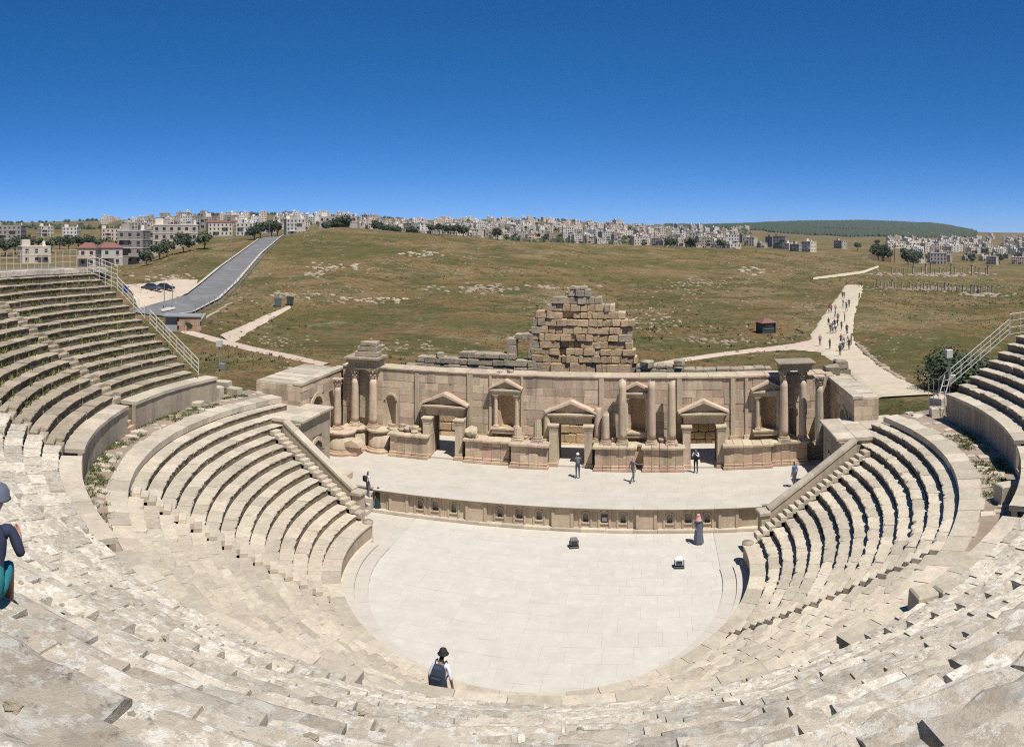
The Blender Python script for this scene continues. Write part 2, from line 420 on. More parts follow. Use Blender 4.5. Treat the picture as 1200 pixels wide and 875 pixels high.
# ---------------------------------------------------------------- the theatre's seating
ROOT = dict(loc=(C.x, C.y, 0), rotz=PHI)
UROOT = dict(loc=(CU.x, CU.y, 0), rotz=PHI)
RA, RC, ZC = 9.3, 10.76, 1.09
R1, Z1, TR, RI, NL = 11.63, 1.46, .7008, .4015, 13
RW, ZW = R1+TR*NL, Z1+RI*NL            # walkway nose
RU, ZU = 23.48, 8.30                   # upper podium
R2, Z2, TU, RIU, NU = 24.35, 8.75, .745, .455, 15
D = radians
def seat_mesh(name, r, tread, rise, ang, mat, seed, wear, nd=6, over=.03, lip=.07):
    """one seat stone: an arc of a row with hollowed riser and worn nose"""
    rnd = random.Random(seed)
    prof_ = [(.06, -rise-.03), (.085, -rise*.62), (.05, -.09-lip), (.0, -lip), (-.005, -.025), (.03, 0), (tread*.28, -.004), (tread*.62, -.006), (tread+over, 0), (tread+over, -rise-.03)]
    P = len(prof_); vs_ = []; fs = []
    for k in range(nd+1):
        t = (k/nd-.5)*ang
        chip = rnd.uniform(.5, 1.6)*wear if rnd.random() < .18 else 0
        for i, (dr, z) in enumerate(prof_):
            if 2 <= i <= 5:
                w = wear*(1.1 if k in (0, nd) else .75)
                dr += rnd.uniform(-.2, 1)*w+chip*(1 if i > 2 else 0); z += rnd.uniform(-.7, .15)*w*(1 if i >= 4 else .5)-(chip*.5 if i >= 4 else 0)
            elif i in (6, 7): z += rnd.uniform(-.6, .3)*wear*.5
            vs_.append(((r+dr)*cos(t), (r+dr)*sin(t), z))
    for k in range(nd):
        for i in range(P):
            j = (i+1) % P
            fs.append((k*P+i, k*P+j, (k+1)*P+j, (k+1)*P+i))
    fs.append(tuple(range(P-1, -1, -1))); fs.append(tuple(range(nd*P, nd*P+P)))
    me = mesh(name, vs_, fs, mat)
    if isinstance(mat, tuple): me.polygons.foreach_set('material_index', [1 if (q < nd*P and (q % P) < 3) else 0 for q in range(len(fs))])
    bm = bmesh.new(); bm.from_mesh(me); bmesh.ops.recalc_face_normals(bm, faces=bm.faces); bm.to_mesh(me); bm.free()
    return me
def ring_sector(mb, a0, a1, r0, r1, z0, z1, n=None, rim=None):
    """solid ring sector"""
    n = n or max(2, int(abs(a1-a0)/D(2.5)))
    vs_ = []; fs = []
    for k in range(n+1):
        t = a0+(a1-a0)*k/n
        for r, z in ((r0,z0),(r1,z0),(r1,z1),(r0,z1)): vs_.append((r*cos(t), r*sin(t), z))
    for k in range(n):
        for i in range(4): fs.append((k*4+i, k*4+(i+1) % 4, (k+1)*4+(i+1) % 4, (k+1)*4+i))
    fs.append((0,1,2,3)); fs.append((n*4+3,n*4+2,n*4+1,n*4))
    mb.add(vs_, fs)
def core(mb, a0, a1, rows, zbase):
    """stepped solid under a wedge; rows = [(r, ztop)], last closes"""
    n = max(2, int(abs(a1-a0)/D(2.5)))
    P_ = [(rows[0][0]+.2, zbase)]
    for i, (r, z) in enumerate(rows[:-1]):
        P_ += [(r+.2, z), (rows[i+1][0]+.2, z)]
    P_ += [(rows[-1][0]+.2, zbase)]
    q = len(P_); vs_ = []; fs = []
    for k in range(n+1):
        t = a0+(a1-a0)*k/n
        vs_ += [(r*cos(t), r*sin(t), z) for r, z in P_]
    for k in range(n):
        for i in range(q): fs.append((k*q+i, k*q+(i+1) % q, (k+1)*q+(i+1) % q, (k+1)*q+i))
    fs.append(tuple(range(q))); fs.append(tuple(range(n*q+q-1, n*q-1, -1)))
    mb.add(vs_, fs)
seat_cache = {}
def lay_row(root, k, r, z, a0, a1, tread, rise, mat, length, wear, jit, key, miss=0, rnd=random):
    """stones of one row between two angles"""
    span = a1-a0; n = max(1, round(span*r/length)); da = span/n
    nm = 'seat_block'
    for i in range(n):
        var = rnd.randrange(4)
        kk = (key, k, var, round(da, 3))
        if kk not in seat_cache:
            seat_cache[kk] = seat_mesh(nm, r, tread, rise, da-(.015 if key == 'low' else (.018,.03,.05,.10)[var])/r, mat, sum(ord(ch)*(i_+3) for i_, ch in enumerate(str(kk))) & 0xffff, wear, lip=.07 if key == 'low' else .045)
        if rnd.random() < miss: continue
        o = obj(nm, seat_cache[kk], root, (0,0,z+rnd.uniform(-jit,jit)), (0,0,a0+da*(i+.5)))
        rr = rnd.uniform(-jit, jit)*1.2
        t = o.rotation_euler.z; o.location.x = rr*cos(t); o.location.y = rr*sin(t)
        o.rotation_euler.x = rnd.uniform(-jit, jit)*.05; o.rotation_euler.y = rnd.uniform(-jit, jit)*.03
    return n
def half(w, r): return w/2/r

END = D(11)
low_stairs = [D(-142.5), D(-90), D(-37.5)]
edges = [-pi-END]+low_stairs+[END]
low_lab = ['lower wedge of pale stone seats beside the steps where two people stand',
           'lower wedge of pale seats between the grassy-walkway side stairway and the central stairway',
           'lower wedge of pale seats between the central stairway and the equipment-side stairway',
           'lower wedge of pale seats beside the parapet next to the person in blue']
rl = random.Random(11)
for w in range(4):
    t = thing('seating_wedge', low_lab[w], 'seating', group='lower seating wedges', **ROOT)
    mb = MB()
    a0, a1 = edges[w], edges[w+1]
    for k in range(NL):
        r = R1+TR*k; z = Z1+RI*k
        b0 = a0+(half(.8, r) if w > 0 else half(.9, r)*1.6); b1 = a1-(half(.8, r) if w < 3 else half(.9, r)*1.6)
        if k >= NL-3:       # the top rows run on to the side buildings
            if w == 0: b0 = a0-D(7)-(k-NL+3)*D(.4)
            if w == 3: b1 = a1+D(4)+(k-NL+3)*D(.8)
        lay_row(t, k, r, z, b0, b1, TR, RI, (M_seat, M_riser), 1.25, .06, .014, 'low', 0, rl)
    core(mb, a0, a1, [(R1+TR*k+.05, Z1+RI*k-.22) for k in range(NL+1)], .02)
    obj('core', mb.build('core', M_core), t)
# radial stairways of the lower tier
stair_lab = ['narrow radial stairway in lower seats near the grassy walkway', 'central radial stairway down the lower seats behind the man with backpack', 'narrow radial stairway in lower seats near the big fallen blocks']
for a, lab in zip(low_stairs, stair_lab):
    t = thing('stairway', lab, 'stairs', loc=ROOT['loc'], rotz=PHI+a)
    for k in range(NL*2):
        r = R1+TR*k/2-TR*.25; z = Z1+RI*(k+1)/2-RI*.52
        mb = MB(); mb.box(r, r+TR/2+.04, -.39, .39, z-RI*.75, z, bev=.02)
        obj('step', rough(mb.build('step', M_seat), .012, 3, k), t, rot=(0,0,rl.uniform(-.004,.004)))
# narrow stairs along the end parapets
for s, lab in ((1, 'narrow steps along the parapet near the person in blue'), (-1, 'narrow steps along the parapet near the two people')):
    a = END if s > 0 else pi-END
    if s < 0: a = -pi-END
    t = thing('stairway', lab, 'stairs', loc=ROOT['loc'], rotz=PHI+a)
    for k in range((NL-3)*2):
        r = R1+TR*k/2-TR*.2; z = Z1+RI*(k+1)/2-RI*.25
        mb = MB()
        y0, y1 = (-.66, -.02) if s > 0 else (.02, .66)
        mb.box(r, r+TR/2+.03, y0, y1, z-RI*.8, z, bev=.02)
        obj('step', rough(mb.build('step', M_seat), .012, 3, k), t)

# orchestra podium: low wall round the orchestra with its walk
t = thing('orchestra_podium', 'low curved stone wall round the orchestra below the first seats', 'wall', **ROOT)
a0, a1 = -pi-D(8.5), D(8.5)
mb = MB(); ring_sector(mb, a0, a1, RC+.12, R1+.35, 0.02, ZC-.10); obj('core', mb.build('core', M_podw), t)
nn = 30
for k in range(nn):
    b0 = a0+(a1-a0)*k/nn; b1 = a0+(a1-a0)*(k+1)/nn
    mb = MB(); ring_sector(mb, b0, b1-.0015, RC, RC+.14, 0.18, ZC-.13, 3); obj('wall_slab', mb.build('wall_slab', M_podw), t)
    mb = MB(); ring_sector(mb, b0, b1-.0015, RC-.07, R1+.3, ZC-.10, ZC+rl.uniform(-.008,.008), 3); obj('coping_slab', rough(mb.build('coping_slab', M_seat), .012, 3, k), t)
mb = MB(); ring_sector(mb, a0, a1, RC-.16, RC+.02, 0.02, .20); obj('plinth', mb.build('plinth', M_seat), t)
for s in (0, 1):
    a = a0 if s == 0 else a1
    mb = MB(); r = RC+.25; mb.lathe([(.34,0),(.34,.12),(.27,.16),(.27,1.0),(.33,1.05),(.33,1.16)], 12, (r*cos(a), r*sin(a), .02)); obj('end_post', mb.build('end_post', M_podw, True), t)

# orchestra steps and floor
def slab_field(name, mat, inside, u0, u1, v0, v1, z, du, dv, rnd, parent, gap=.0025, thick=.1):
    """paving slabs in courses; each one a mesh of its own"""
    v = v0; c = 0
    while v < v1-1e-6:
        dvv = min(dv*rnd.uniform(.8,1.25), v1-v)
        if v1-(v+dvv) < dv*.4: dvv = v1-v
        u = u0-rnd.uniform(0, du)
        while u < u1:
            duu = du*rnd.uniform(.65,1.35)
            poly = [(u+gap, v+gap), (u+duu-gap, v+gap), (u+duu-gap, v+dvv-gap), (u+gap, v+dvv-gap)]
            poly = inside(poly)
            if poly and len(poly) > 2:
                zz = z+rnd.uniform(-.003, .003)
                n = len(poly)
                vs_ = [(a, b, zz) for a, b in poly]+[(a, b, z-thick) for a, b in poly]
                fs = [tuple(range(n)), tuple(range(2*n-1, n-1, -1))]+[(i, n+i, n+(i+1) % n, (i+1) % n) for i in range(n)]
                me = mesh(name, vs_, fs, mat)
                bm = bmesh.new(); bm.from_mesh(me); bmesh.ops.recalc_face_normals(bm, faces=bm.faces); bm.to_mesh(me); bm.free()
                obj(name, me, parent); c += 1
            u += duu
        v += dvv
    return c
def clip_poly(poly, planes):
    for (nx, ny, d) in planes:       # keep nx*x+ny*y <= d
        out = []
        for i in range(len(poly)):
            p, q = poly[i], poly[(i+1) % len(poly)]
            fp, fq = nx*p[0]+ny*p[1]-d, nx*q[0]+ny*q[1]-d
            if fp <= 0: out.append(p)
            if (fp <= 0) != (fq <= 0):
                t_ = fp/(fp-fq); out.append((p[0]+(q[0]-p[0])*t_, p[1]+(q[1]-p[1])*t_))
        poly = out
        if len(poly) < 3: return None
    return poly
ffl = obj('orchestra_floor', None); ffl.location = ROOT['loc']; ffl.rotation_euler = (0,0,PHI); struct(ffl)
orch_planes = [(cos(t_), sin(t_), RA) for t_ in [D(-180+i*6) for i in range(31)]]+[(1,0,RA),(-1,0,RA),(0,1,6.0)]
def in_orch(poly): return clip_poly(poly, orch_planes)
rf = random.Random(5)
cnt = slab_field('paving_slab', M_floor, in_orch, -9.4, 9.4, -9.5, 6.0, 0.02, 1.5, .95, rf, ffl)
mb = MB(); mb.box(-11, 11, -10.8, 6.1, -.5, -.04); obj('bedding', mb.build('bedding', M_floor), ffl)
def arc_step(r0, r1, z1, lab):
    t_ = thing('orchestra_step', lab, 'step', **ROOT)
    n = 26; a0_, a1_ = -pi-D(6), D(6)
    for k in range(n):
        b0 = a0_+(a1_-a0_)*k/n; b1 = a0_+(a1_-a0_)*(k+1)/n
        mb = MB(); ring_sector(mb, b0, b1-.0012, r0, r1, -.3, z1, 3); obj('step_slab', mb.build('step_slab', M_stage), t_)
arc_step(RA+.012, RA+.72, .10, 'low curved step edging the orchestra floor, lower of two')
arc_step(RA+.735, RC-.14, .19, 'low curved step against the orchestra podium, upper of two')
for s, lab in ((-1, 'paved passage floor beside the standing pair'), (1, 'paved passage floor beside the parapet by the robed man')):
    pf = obj('pavement', None); pf.location = ROOT['loc']; pf.rotation_euler = (0,0,PHI); struct(pf)
    x0, x1 = (-19, -9.2) if s < 0 else (9.2, 19)
    def inp(poly, s=s): return clip_poly(poly, [(0,1,5.98), (0,-1,-1.1) , (-s*1.0, 0, -9.32)])
    slab_field('paving_slab', M_stage, inp, x0, x1, 1.1, 6.0, .012, 1.5, 1.0, rf, pf)

# praecinctio: the walkway between the tiers
t = thing('walkway', 'curved stone walkway between the lower seats and the podium wall', 'walkway', **ROOT)
a0, a1 = -pi-D(19), D(15.5)
nn = 62
for k in range(nn):
    b0 = a0+(a1-a0)*k/nn; b1 = a0+(a1-a0)*(k+1)/nn
    mb = MB()
    n_ = 3; r1 = RW+rl.uniform(1.0, 1.25)
    ring_sector(mb, b0, b1-.0007, RW, r1, ZW-.35, ZW+rl.uniform(-.012,.012), n_)
    obj('edge_slab', rough(mb.build('edge_slab', M_seat), .03, 2, k), t)
mb = MB(); ring_sector(mb, a0, a1, RW+.5, RU+.9, .3, ZW-.05, 120); obj('rubble_bed', rough(mb.build('rubble_bed', M_rock), .05, .9, 3), t)
for k in range(150):       # loose paving stones on the outer half
    a = rl.uniform(a0, a1); r = rl.uniform(RW+1.3, RU-.3)
    mb = MB(); s_ = rl.uniform(.14,.34); mb.box(-s_, s_, -s_*.7, s_*.7, -.08, .045+rl.uniform(0,.03), bev=.02)
    obj('paving_stone', rough(mb.build('paving_stone', M_seat), .04, 3, k), t, (r*cos(a), r*sin(a), ZW-.05), (rl.uniform(-.05,.05), rl.uniform(-.05,.05), a+rl.uniform(-.4,.4)))

# upper podium wall and upper seats
up_stairs = [D(-164.5), D(-140), D(-115.5), D(-91), D(-66), D(-41), D(-20)]
UE0, UE1 = -pi-D(8.5), D(8.5)
uedges = [UE0]+up_stairs+[UE1]
SW = 1.0
upod = ['tall slab wall below upper seats ending at the debris by the floodlight pole', 'tall slab wall below upper seats with grass at its foot, between two step gaps', 'podium wall course in front of the weathered seats, near the sitting person',
        'podium wall course in front of the weathered seats, above the man with backpack', 'podium wall course below the weathered seats with dark joints', 'podium wall course below the weathered seats by the fallen blocks', 'short slab wall below upper seats between two step gaps by fallen blocks', 'tall slab wall below upper seats ending at the railing beside the bush']
uplab = ['overgrown upper wedge of weathered seats along the sloping white railing', 'upper wedge of weathered seats below the grid fence', 'upper wedge of lichened seats where the person in teal sits',
         'upper wedge of lichened seats above the man with backpack', 'upper wedge of lichened seats between two worn stairways facing the stage', 'upper wedge of lichened seats behind the big fallen blocks', 'upper wedge of seats beside step gap near fallen blocks', 'upper wedge of clean seats below the railing by the bush']
ru_ = random.Random(23)
for w in range(8):
    a0, a1 = uedges[w], uedges[w+1]
    h0 = half(SW, RU) if w > 0 else 0; h1 = half(SW, RU) if w < 7 else 0
    tp = thing('podium_wall', upod[w], 'wall', group='podium walls of the upper seats', **UROOT)
    mb = MB(); ring_sector(mb, a0+h0+.004, a1-h1-.004, RU+.2, R2+.35, ZW-.6, ZU-.12); obj('core', mb.build('core', M_core), tp)
    n = max(3, round((a1-a0)*RU/.78))
    for k in range(n):
        b0 = a0+h0+(a1-a0-h0-h1)*k/n; b1 = a0+h0+(a1-a0-h0-h1)*(k+1)/n
        mb = MB(); ring_sector(mb, b0, b1-.0006, RU+ru_.uniform(-.012,.012), RU+.22, ZW-.5, ZU-.19, 2); obj('wall_slab', mb.build('wall_slab', M_podw), tp)
    n = max(3, round((a1-a0)*RU/1.3))
    for k in range(n):
        b0 = a0+h0+(a1-a0-h0-h1)*k/n; b1 = a0+h0+(a1-a0-h0-h1)*(k+1)/n
        mb = MB(); ring_sector(mb, b0, b1-.0006, RU-.09, R2+.12, ZU-.19, ZU+ru_.uniform(-.01,.01), 3); obj('coping_slab', rough(mb.build('coping_slab', M_seat), .014, 2.5, k+w*31), tp)
    # wedge
    tw = thing('seating_wedge', uplab[w], 'seating', group='upper seating wedges', **UROOT)
    mb = MB()
    worn = .034 if 2 <= w <= 6 else .05
    NK = NU+4 if 2 <= w <= 5 else NU
    for k in range(NK):
        r = R2+TU*k; z = Z2+RIU*k
        b0 = a0+(half(SW, r) if w > 0 else 1.5/r); b1 = a1-(half(SW, r) if w < 7 else 0)
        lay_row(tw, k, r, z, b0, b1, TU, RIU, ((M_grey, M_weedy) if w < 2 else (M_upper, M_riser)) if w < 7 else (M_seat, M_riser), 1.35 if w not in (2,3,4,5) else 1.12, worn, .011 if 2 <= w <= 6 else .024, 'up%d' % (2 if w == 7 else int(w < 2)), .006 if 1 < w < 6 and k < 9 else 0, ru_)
    core(mb, a0+(1.5/R2 if w == 0 else 0), a1, [(R2+TU*k+.05, Z2+RIU*k-.30) for k in range(NK+1)], ZW-.5)
    obj('core', mb.build('core', M_core), tw)
ustair_lab = ['stairway cut through overgrown upper seats near the white railing', 'stairway cut through upper seats by the curved podium ends', 'worn stairway in upper seats near the sitting person',
              'worn stairway of triangular notches in lichened seats, central', 'worn stairway in the lichened seats, between centre and fallen blocks', 'worn stairway ending at the big fallen blocks', 'stairway cut through clean upper seats near the bush railing']
for a, lab in zip(up_stairs, ustair_lab):
    t = thing('stairway', lab, 'stairs', loc=UROOT['loc'], rotz=PHI+a)
    for k in range(5):       # flight through the podium
        z = ZW+.27*(k+1); r = RU+.02+.21*k
        mb = MB(); mb.box(r, RU+1.35, -SW/2+.015, SW/2-.015, z-.3, z, bev=.015); obj('step', rough(mb.build('step', M_pink), .012, 3, k), t)
    for k in range((NU+4)*2 if -D(120) < a < -D(60) else NU*2):
        r = R2+TU*k/2-TU*.05; z = Z2+RIU*(k+1)/2-RIU*.85
        mb = MB(); mb.box(r, r+TU/2+.05, -SW/2+.02, SW/2-.02, z-RIU*.8, z, bev=.03)
        obj('step', rough(mb.build('step', M_upper if a > D(-139) else M_grey), .025, 2.5, k), t, rot=(0,0,ru_.uniform(-.006,.006)))
# top walk behind the last row
t = thing('top_walk', 'weathered stone walk along the top of the upper seats', 'walkway', **UROOT)
rt = R2+TU*NU; zt = Z2+RIU*NU
n = 80
for k in range(n):
    b0 = UE0+(UE1-UE0)*k/n; b1 = UE0+(UE1-UE0)*(k+1)/n
    mb = MB(); ring_sector(mb, b0, b1-.0005, rt+ru_.uniform(-.02,.03), rt+1.1, zt-.4, zt-.04+ru_.uniform(-.02,.02), 2); obj('walk_slab', rough(mb.build('walk_slab', M_upper), .03, 2, k), t)
mb = MB(); ring_sector(mb, UE0, UE1, rt+.6, rt+6.0, -.3, zt-.10, 100); obj('rubble_bed', mb.build('rubble_bed', M_core), t)
mb = MB(); ring_sector(mb, D(-97), D(-67), rt+2.6, rt+4.6, zt-.12, 16.6, 20); obj('back_wall', mb.build('back_wall', M_upper), t)

def widen(roots):
    """the lower bowl is not quite a circle: its rear bulges by about a metre"""
    Tl = Matrix.Translation(C) @ Matrix.Rotation(PHI, 4, 'Z'); Ti = Tl.inverted()
    for rt_o in roots:
        Mr = Ti @ Matrix.Translation(rt_o.location) @ Matrix.Rotation(rt_o.rotation_euler.z, 4, 'Z')
        for ch in rt_o.children:
            M = Mr @ ch.matrix_basis; Mi = M.inverted()
            if ch.data.users > 1: ch.data = ch.data.copy()
            for v in ch.data.vertices:
                p = M @ v.co
                if p.y < 0:
                    r = hypot(p.x, p.y); k = 1.05*min(1, r/6)*(1 if r < 20.9 else max(0, (23.3-r)/2.4))
                    p.y -= k*(-p.y/r)**1.3
                    v.co = Mi @ p
            ch.data.update()
bpy.context.view_layer.update()
widen([o for o in list(COL.objects) if o.name.split('.')[0] in ('orchestra_podium','orchestra_floor','orchestra_step','walkway') or o.get('group') == 'lower seating wedges' or (o.name.startswith('stairway') and ('lower seats' in o['label'] or 'along the parapet' in o['label']))])
# ---------------------------------------------------------------- stage: floor, stage front
ZS, VF, VP, VWALL = 1.5, 6.0, 13.1, 14.7
SU0, SU1 = -18.6, 18.6
stg = obj('stage_floor', None); stg.location = ROOT['loc']; stg.rotation_euler = (0,0,PHI); struct(stg)
rs_ = random.Random(9)
def in_stage(poly): return clip_poly(poly, [(1,0,18.4), (-1,0,18.4), (0,1,13.9)])
slab_field('paving_slab', M_stage, in_stage, -18.4, 18.4, 6.32, 13.9, ZS, 1.7, .95, rs_, stg)
mb = MB(); mb.box(-18.4, 18.4, 6.5, 23.5, .0, ZS-.06); obj('bedding', mb.build('bedding', M_stage), stg)

def hole_panel(mb, u0, u1, z0, z1, hu0, hu1, hz0, hz1, y0, depth, arch=True, n=10, apse=False):
    """wall panel in the plane y0 with a recess (arched or square) of given depth behind it"""
    if arch:
        r = (hu1-hu0)/2; cz = hz1-r; cu = (hu0+hu1)/2
        arc = [(cu+r*cos(pi-pi*k/n), cz+r*sin(pi-pi*k/n)) for k in range(n+1)]
    else: arc = [(hu0, hz1), (hu1, hz1)]
    hole = [(hu0, hz0)]+arc+[(hu1, hz0)]
    V = lambda u, z, y=y0: (u, y, z)
    mb.quad(V(u0,z0), V(hu0,z0), V(hu0,z1), V(u0,z1)); mb.quad(V(hu1,z0), V(u1,z0), V(u1,z1), V(hu1,z1))
    if hz0 > z0+1e-4: mb.quad(V(hu0,z0), V(hu1,z0), V(hu1,hz0), V(hu0,hz0))
    for a, b in zip(arc[:-1], arc[1:]): mb.quad(V(*a), V(*b), V(b[0],z1), V(a[0],z1))
    if apse:       # half-round niche
        m = 8; rr = (hu1-hu0)/2; cu = (hu0+hu1)/2; zc = hz1-rr
        prev = None
        for k in range(m+1):
            a = pi-pi*k/m; p = (cu+rr*cos(a), y0+rr*sin(a)*depth/rr)
            if prev:
                mb.quad((prev[0],prev[1],hz0), (p[0],p[1],hz0), (p[0],p[1],zc), (prev[0],prev[1],zc))
            prev = p
        for j in range(4):
            e0, e1 = pi/2*j/4, pi/2*(j+1)/4
            for k in range(m):
                q = []
                for (e, kk) in ((e0,k),(e0,k+1),(e1,k+1),(e1,k)):
                    a = pi-pi*kk/m
                    q.append((cu+rr*cos(a)*cos(e), y0+depth*sin(a)*cos(e), zc+rr*sin(e)))
                mb.quad(*q)
        mb.add([(hu0,y0,hz0),(hu1,y0,hz0),(hu1,y0+depth,hz0),(hu0,y0+depth,hz0)], [(0,1,2,3)])
        return
    yb = y0+depth
    for a, b in zip(hole, hole[1:]+hole[:1]): mb.quad(V(*a), V(*b), V(*b, yb), V(*a, yb))
    mb.add([V(u, z, yb) for u, z in hole], [tuple(range(len(hole)))])

def shift(me, u, v, z):
    for p in me.vertices: p.co += Vector((u, v, z))
    return me

pt = thing('stage_retaining_wall', 'low carved stone stage front with rows of small niches above the orchestra', 'stage front', **ROOT)
PU0, PU1 = on_v(437, VF), on_v(893, VF)
mb = MB(); mb.box(PU0, PU1, VF+.62, VF+1.1, 0, ZS-.16); obj('core', mb.build('core', M_pulp), pt)
nich = [(491,1),(509,0),(530.5,1),(585,1),(608,0),(631,1),(686,1),(708,0),(730,1),(785,1),(807,0),(829,1)]
# bays: between px columns; each a panel, some set forward
bays = [(437,455,0),(455,478,.10),(478,545,0),(545,570,.14),(570,646,0),(646,672,.14),(672,745,0),(745,770,.14),(770,842,0),(842,866,.12),(866,893,0)]
niche_part = 0
for (x0, x1, fwd) in bays:
    u0, u1 = on_v(x0, VF), on_v(x1, VF)
    y0 = VF+.22-fwd
    ns = [q for q in nich if x0 <= q[0] < x1]
    if not ns:
        mb = MB(); mb.box(u0+.006, u1-.006, y0, VF+.7, .22, ZS-.16, bev=.012); obj('panel', mb.build('panel', M_pulp), pt)
        for uu in (u0+.10, u1-.10):
            mb = MB(); mb.box(uu-.09, uu+.09, y0-.05, y0+.02, .24, ZS-.18); obj('pilaster', mb.build('pilaster', M_pulp), pt)
        continue
    cuts = [u0]
    us = [on_v(q[0], VF) for q in ns]
    for a, b in zip(us[:-1], us[1:]): cuts.append((a+b)/2)
    cuts.append(u1)
    for i, (q, uc) in enumerate(zip(ns, us)):
        mb = MB()
        w = .165 if q[1] else .20
        hole_panel(mb, cuts[i]+.004, cuts[i+1]-.004, .22, ZS-.16, uc-w, uc+w, .52, 1.12, y0, .38, bool(q[1]))
        mb.quad((cuts[i]+.004,y0,ZS-.16),(cuts[i+1]-.004,y0,ZS-.16),(cuts[i+1]-.004,VF+.7,ZS-.16),(cuts[i]+.004,VF+.7,ZS-.16))
        pn = obj('niche_panel', mb.build('niche_panel', M_pulp), pt)
        mb = MB()          # raised frame round the niche
        if q[1]:
            for k in range(8):
                a, b = pi*k/8, pi*(k+1)/8
                P4 = [(uc+rr*cos(t_), .955+rr*sin(t_)) for t_, rr in ((a,.17),(b,.17),(b,.235),(a,.235))]
                mb.prism(P4, y0-.05, y0+.004)
        else:
            mb.box(uc-.27, uc+.27, y0-.07, y0+.004, 1.14, 1.21); mb.prism([(uc-.27,1.215),(uc+.27,1.215),(uc,1.31)], y0-.07, y0+.004)
        obj('frame', mb.build('frame', M_pulp), pn)
        mb = MB(); mb.box(uc-.25, uc+.25, y0-.06, y0+.004, .45, .515); obj('sill', mb.build('sill', M_pulp), pn)
        for uu in (uc-.34, uc+.34):
            mb = MB(); mb.box(uu-.055, uu+.055, y0-.055, y0+.004, .24, ZS-.2); mb.box(uu-.08, uu+.08, y0-.075, y0+.003, 1.18, ZS-.19)
            obj('pilaster', mb.build('pilaster', M_pulp), pt)
u = PU0
while u < PU1-.2:
    w = min(rs_.uniform(1.3, 1.9), PU1-u)
    mb = MB(); mb.box(u+.004, u+w-.004, VF+.02, VF+.45, ZS-.17, ZS-.02, bev=.02); obj('cornice_slab', rough(mb.build('cornice_slab', M_pulp), .012, 3, int(u*9)), pt)
    mb = MB(); mb.box(u+.004, u+w-.004, VF-.12, VF+.55, ZS-.02, ZS+.008, bev=.005); obj('edge_slab', mb.build('edge_slab', M_stage), pt)
    mb = MB(); mb.box(u+.004, u+w-.004, VF-.10, VF+.3, .02, .215, bev=.02); obj('plinth_block', rough(mb.build('plinth_block', M_seat), .01, 3, int(u*9)), pt)
    u += w

# steps and side blocks at both ends of the stage front
def stage_steps(s, lab):
    t_ = thing('stage_steps', lab, 'steps', **ROOT)
    uu = PU0-.05 if s < 0 else PU1+.05
    for k in range(5):
        z = .3*(k+1)
        a, b = (uu-2.0, uu) if s < 0 else (uu, uu+2.0)
        mb = MB(); mb.box(a, b, VF-.9+.36*k, VF+1.3, z-.29 if k else .02, z-.0, bev=.015); obj('step', rough(mb.build('step', M_stage), .012, 2, k), t_)
    a = uu-2.35 if s < 0 else uu+2.05
    mb = MB(); mb.box(a, a+.3, VF-.5, VF+1.5, .02, 1.95, bev=.02); obj('cheek_wall', mb.build('cheek_wall', M_pulp), t_)
stage_steps(-1, 'stone steps up to the stage where a person with backpack stands')
stage_steps(1, 'stone steps up to the stage beside the sloping parapet near the person in blue')

# ---------------------------------------------------------------- columns
def corinthian(mb, r, z0, h, mi=0):
    """bell with two rings of leaves, abacus"""
    mb.lathe([(r*.92,0),(r*1.0,h*.08),(r*.95,h*.12),(r*1.0,h*.5),(r*1.25,h*.86),(r*1.3,h*.88)], 14, (0,0,z0), mi)
    for ring, (zz, rr, n, s) in enumerate(((.08, 1.0, 8, .42), (.40, 1.06, 8, .46))):
        for k in range(n):
            a = 2*pi*(k+ring*.5)/n
            d = Vector((cos(a), sin(a), 0)); q = Vector((-sin(a), cos(a), 0))
            b = d*r*rr+Vector((0,0,z0+zz*h)); w = r*.36
            t1 = b+Vector((0,0,h*s*.75))+d*r*.16; t2 = b+Vector((0,0,h*s))+d*r*.42; t3 = b+Vector((0,0,h*s*.82))+d*r*.5
            mb.add([b-q*w, b+q*w, t1+q*w, t1-q*w, t2+q*w*.7, t2-q*w*.7, t3+q*w*.5, t3-q*w*.5], [(0,1,2,3),(3,2,4,5),(5,4,6,7)], mi)
    e = r*1.42
    mb.box(-e, e, -e, e, z0+h*.88, z0+h, mi)
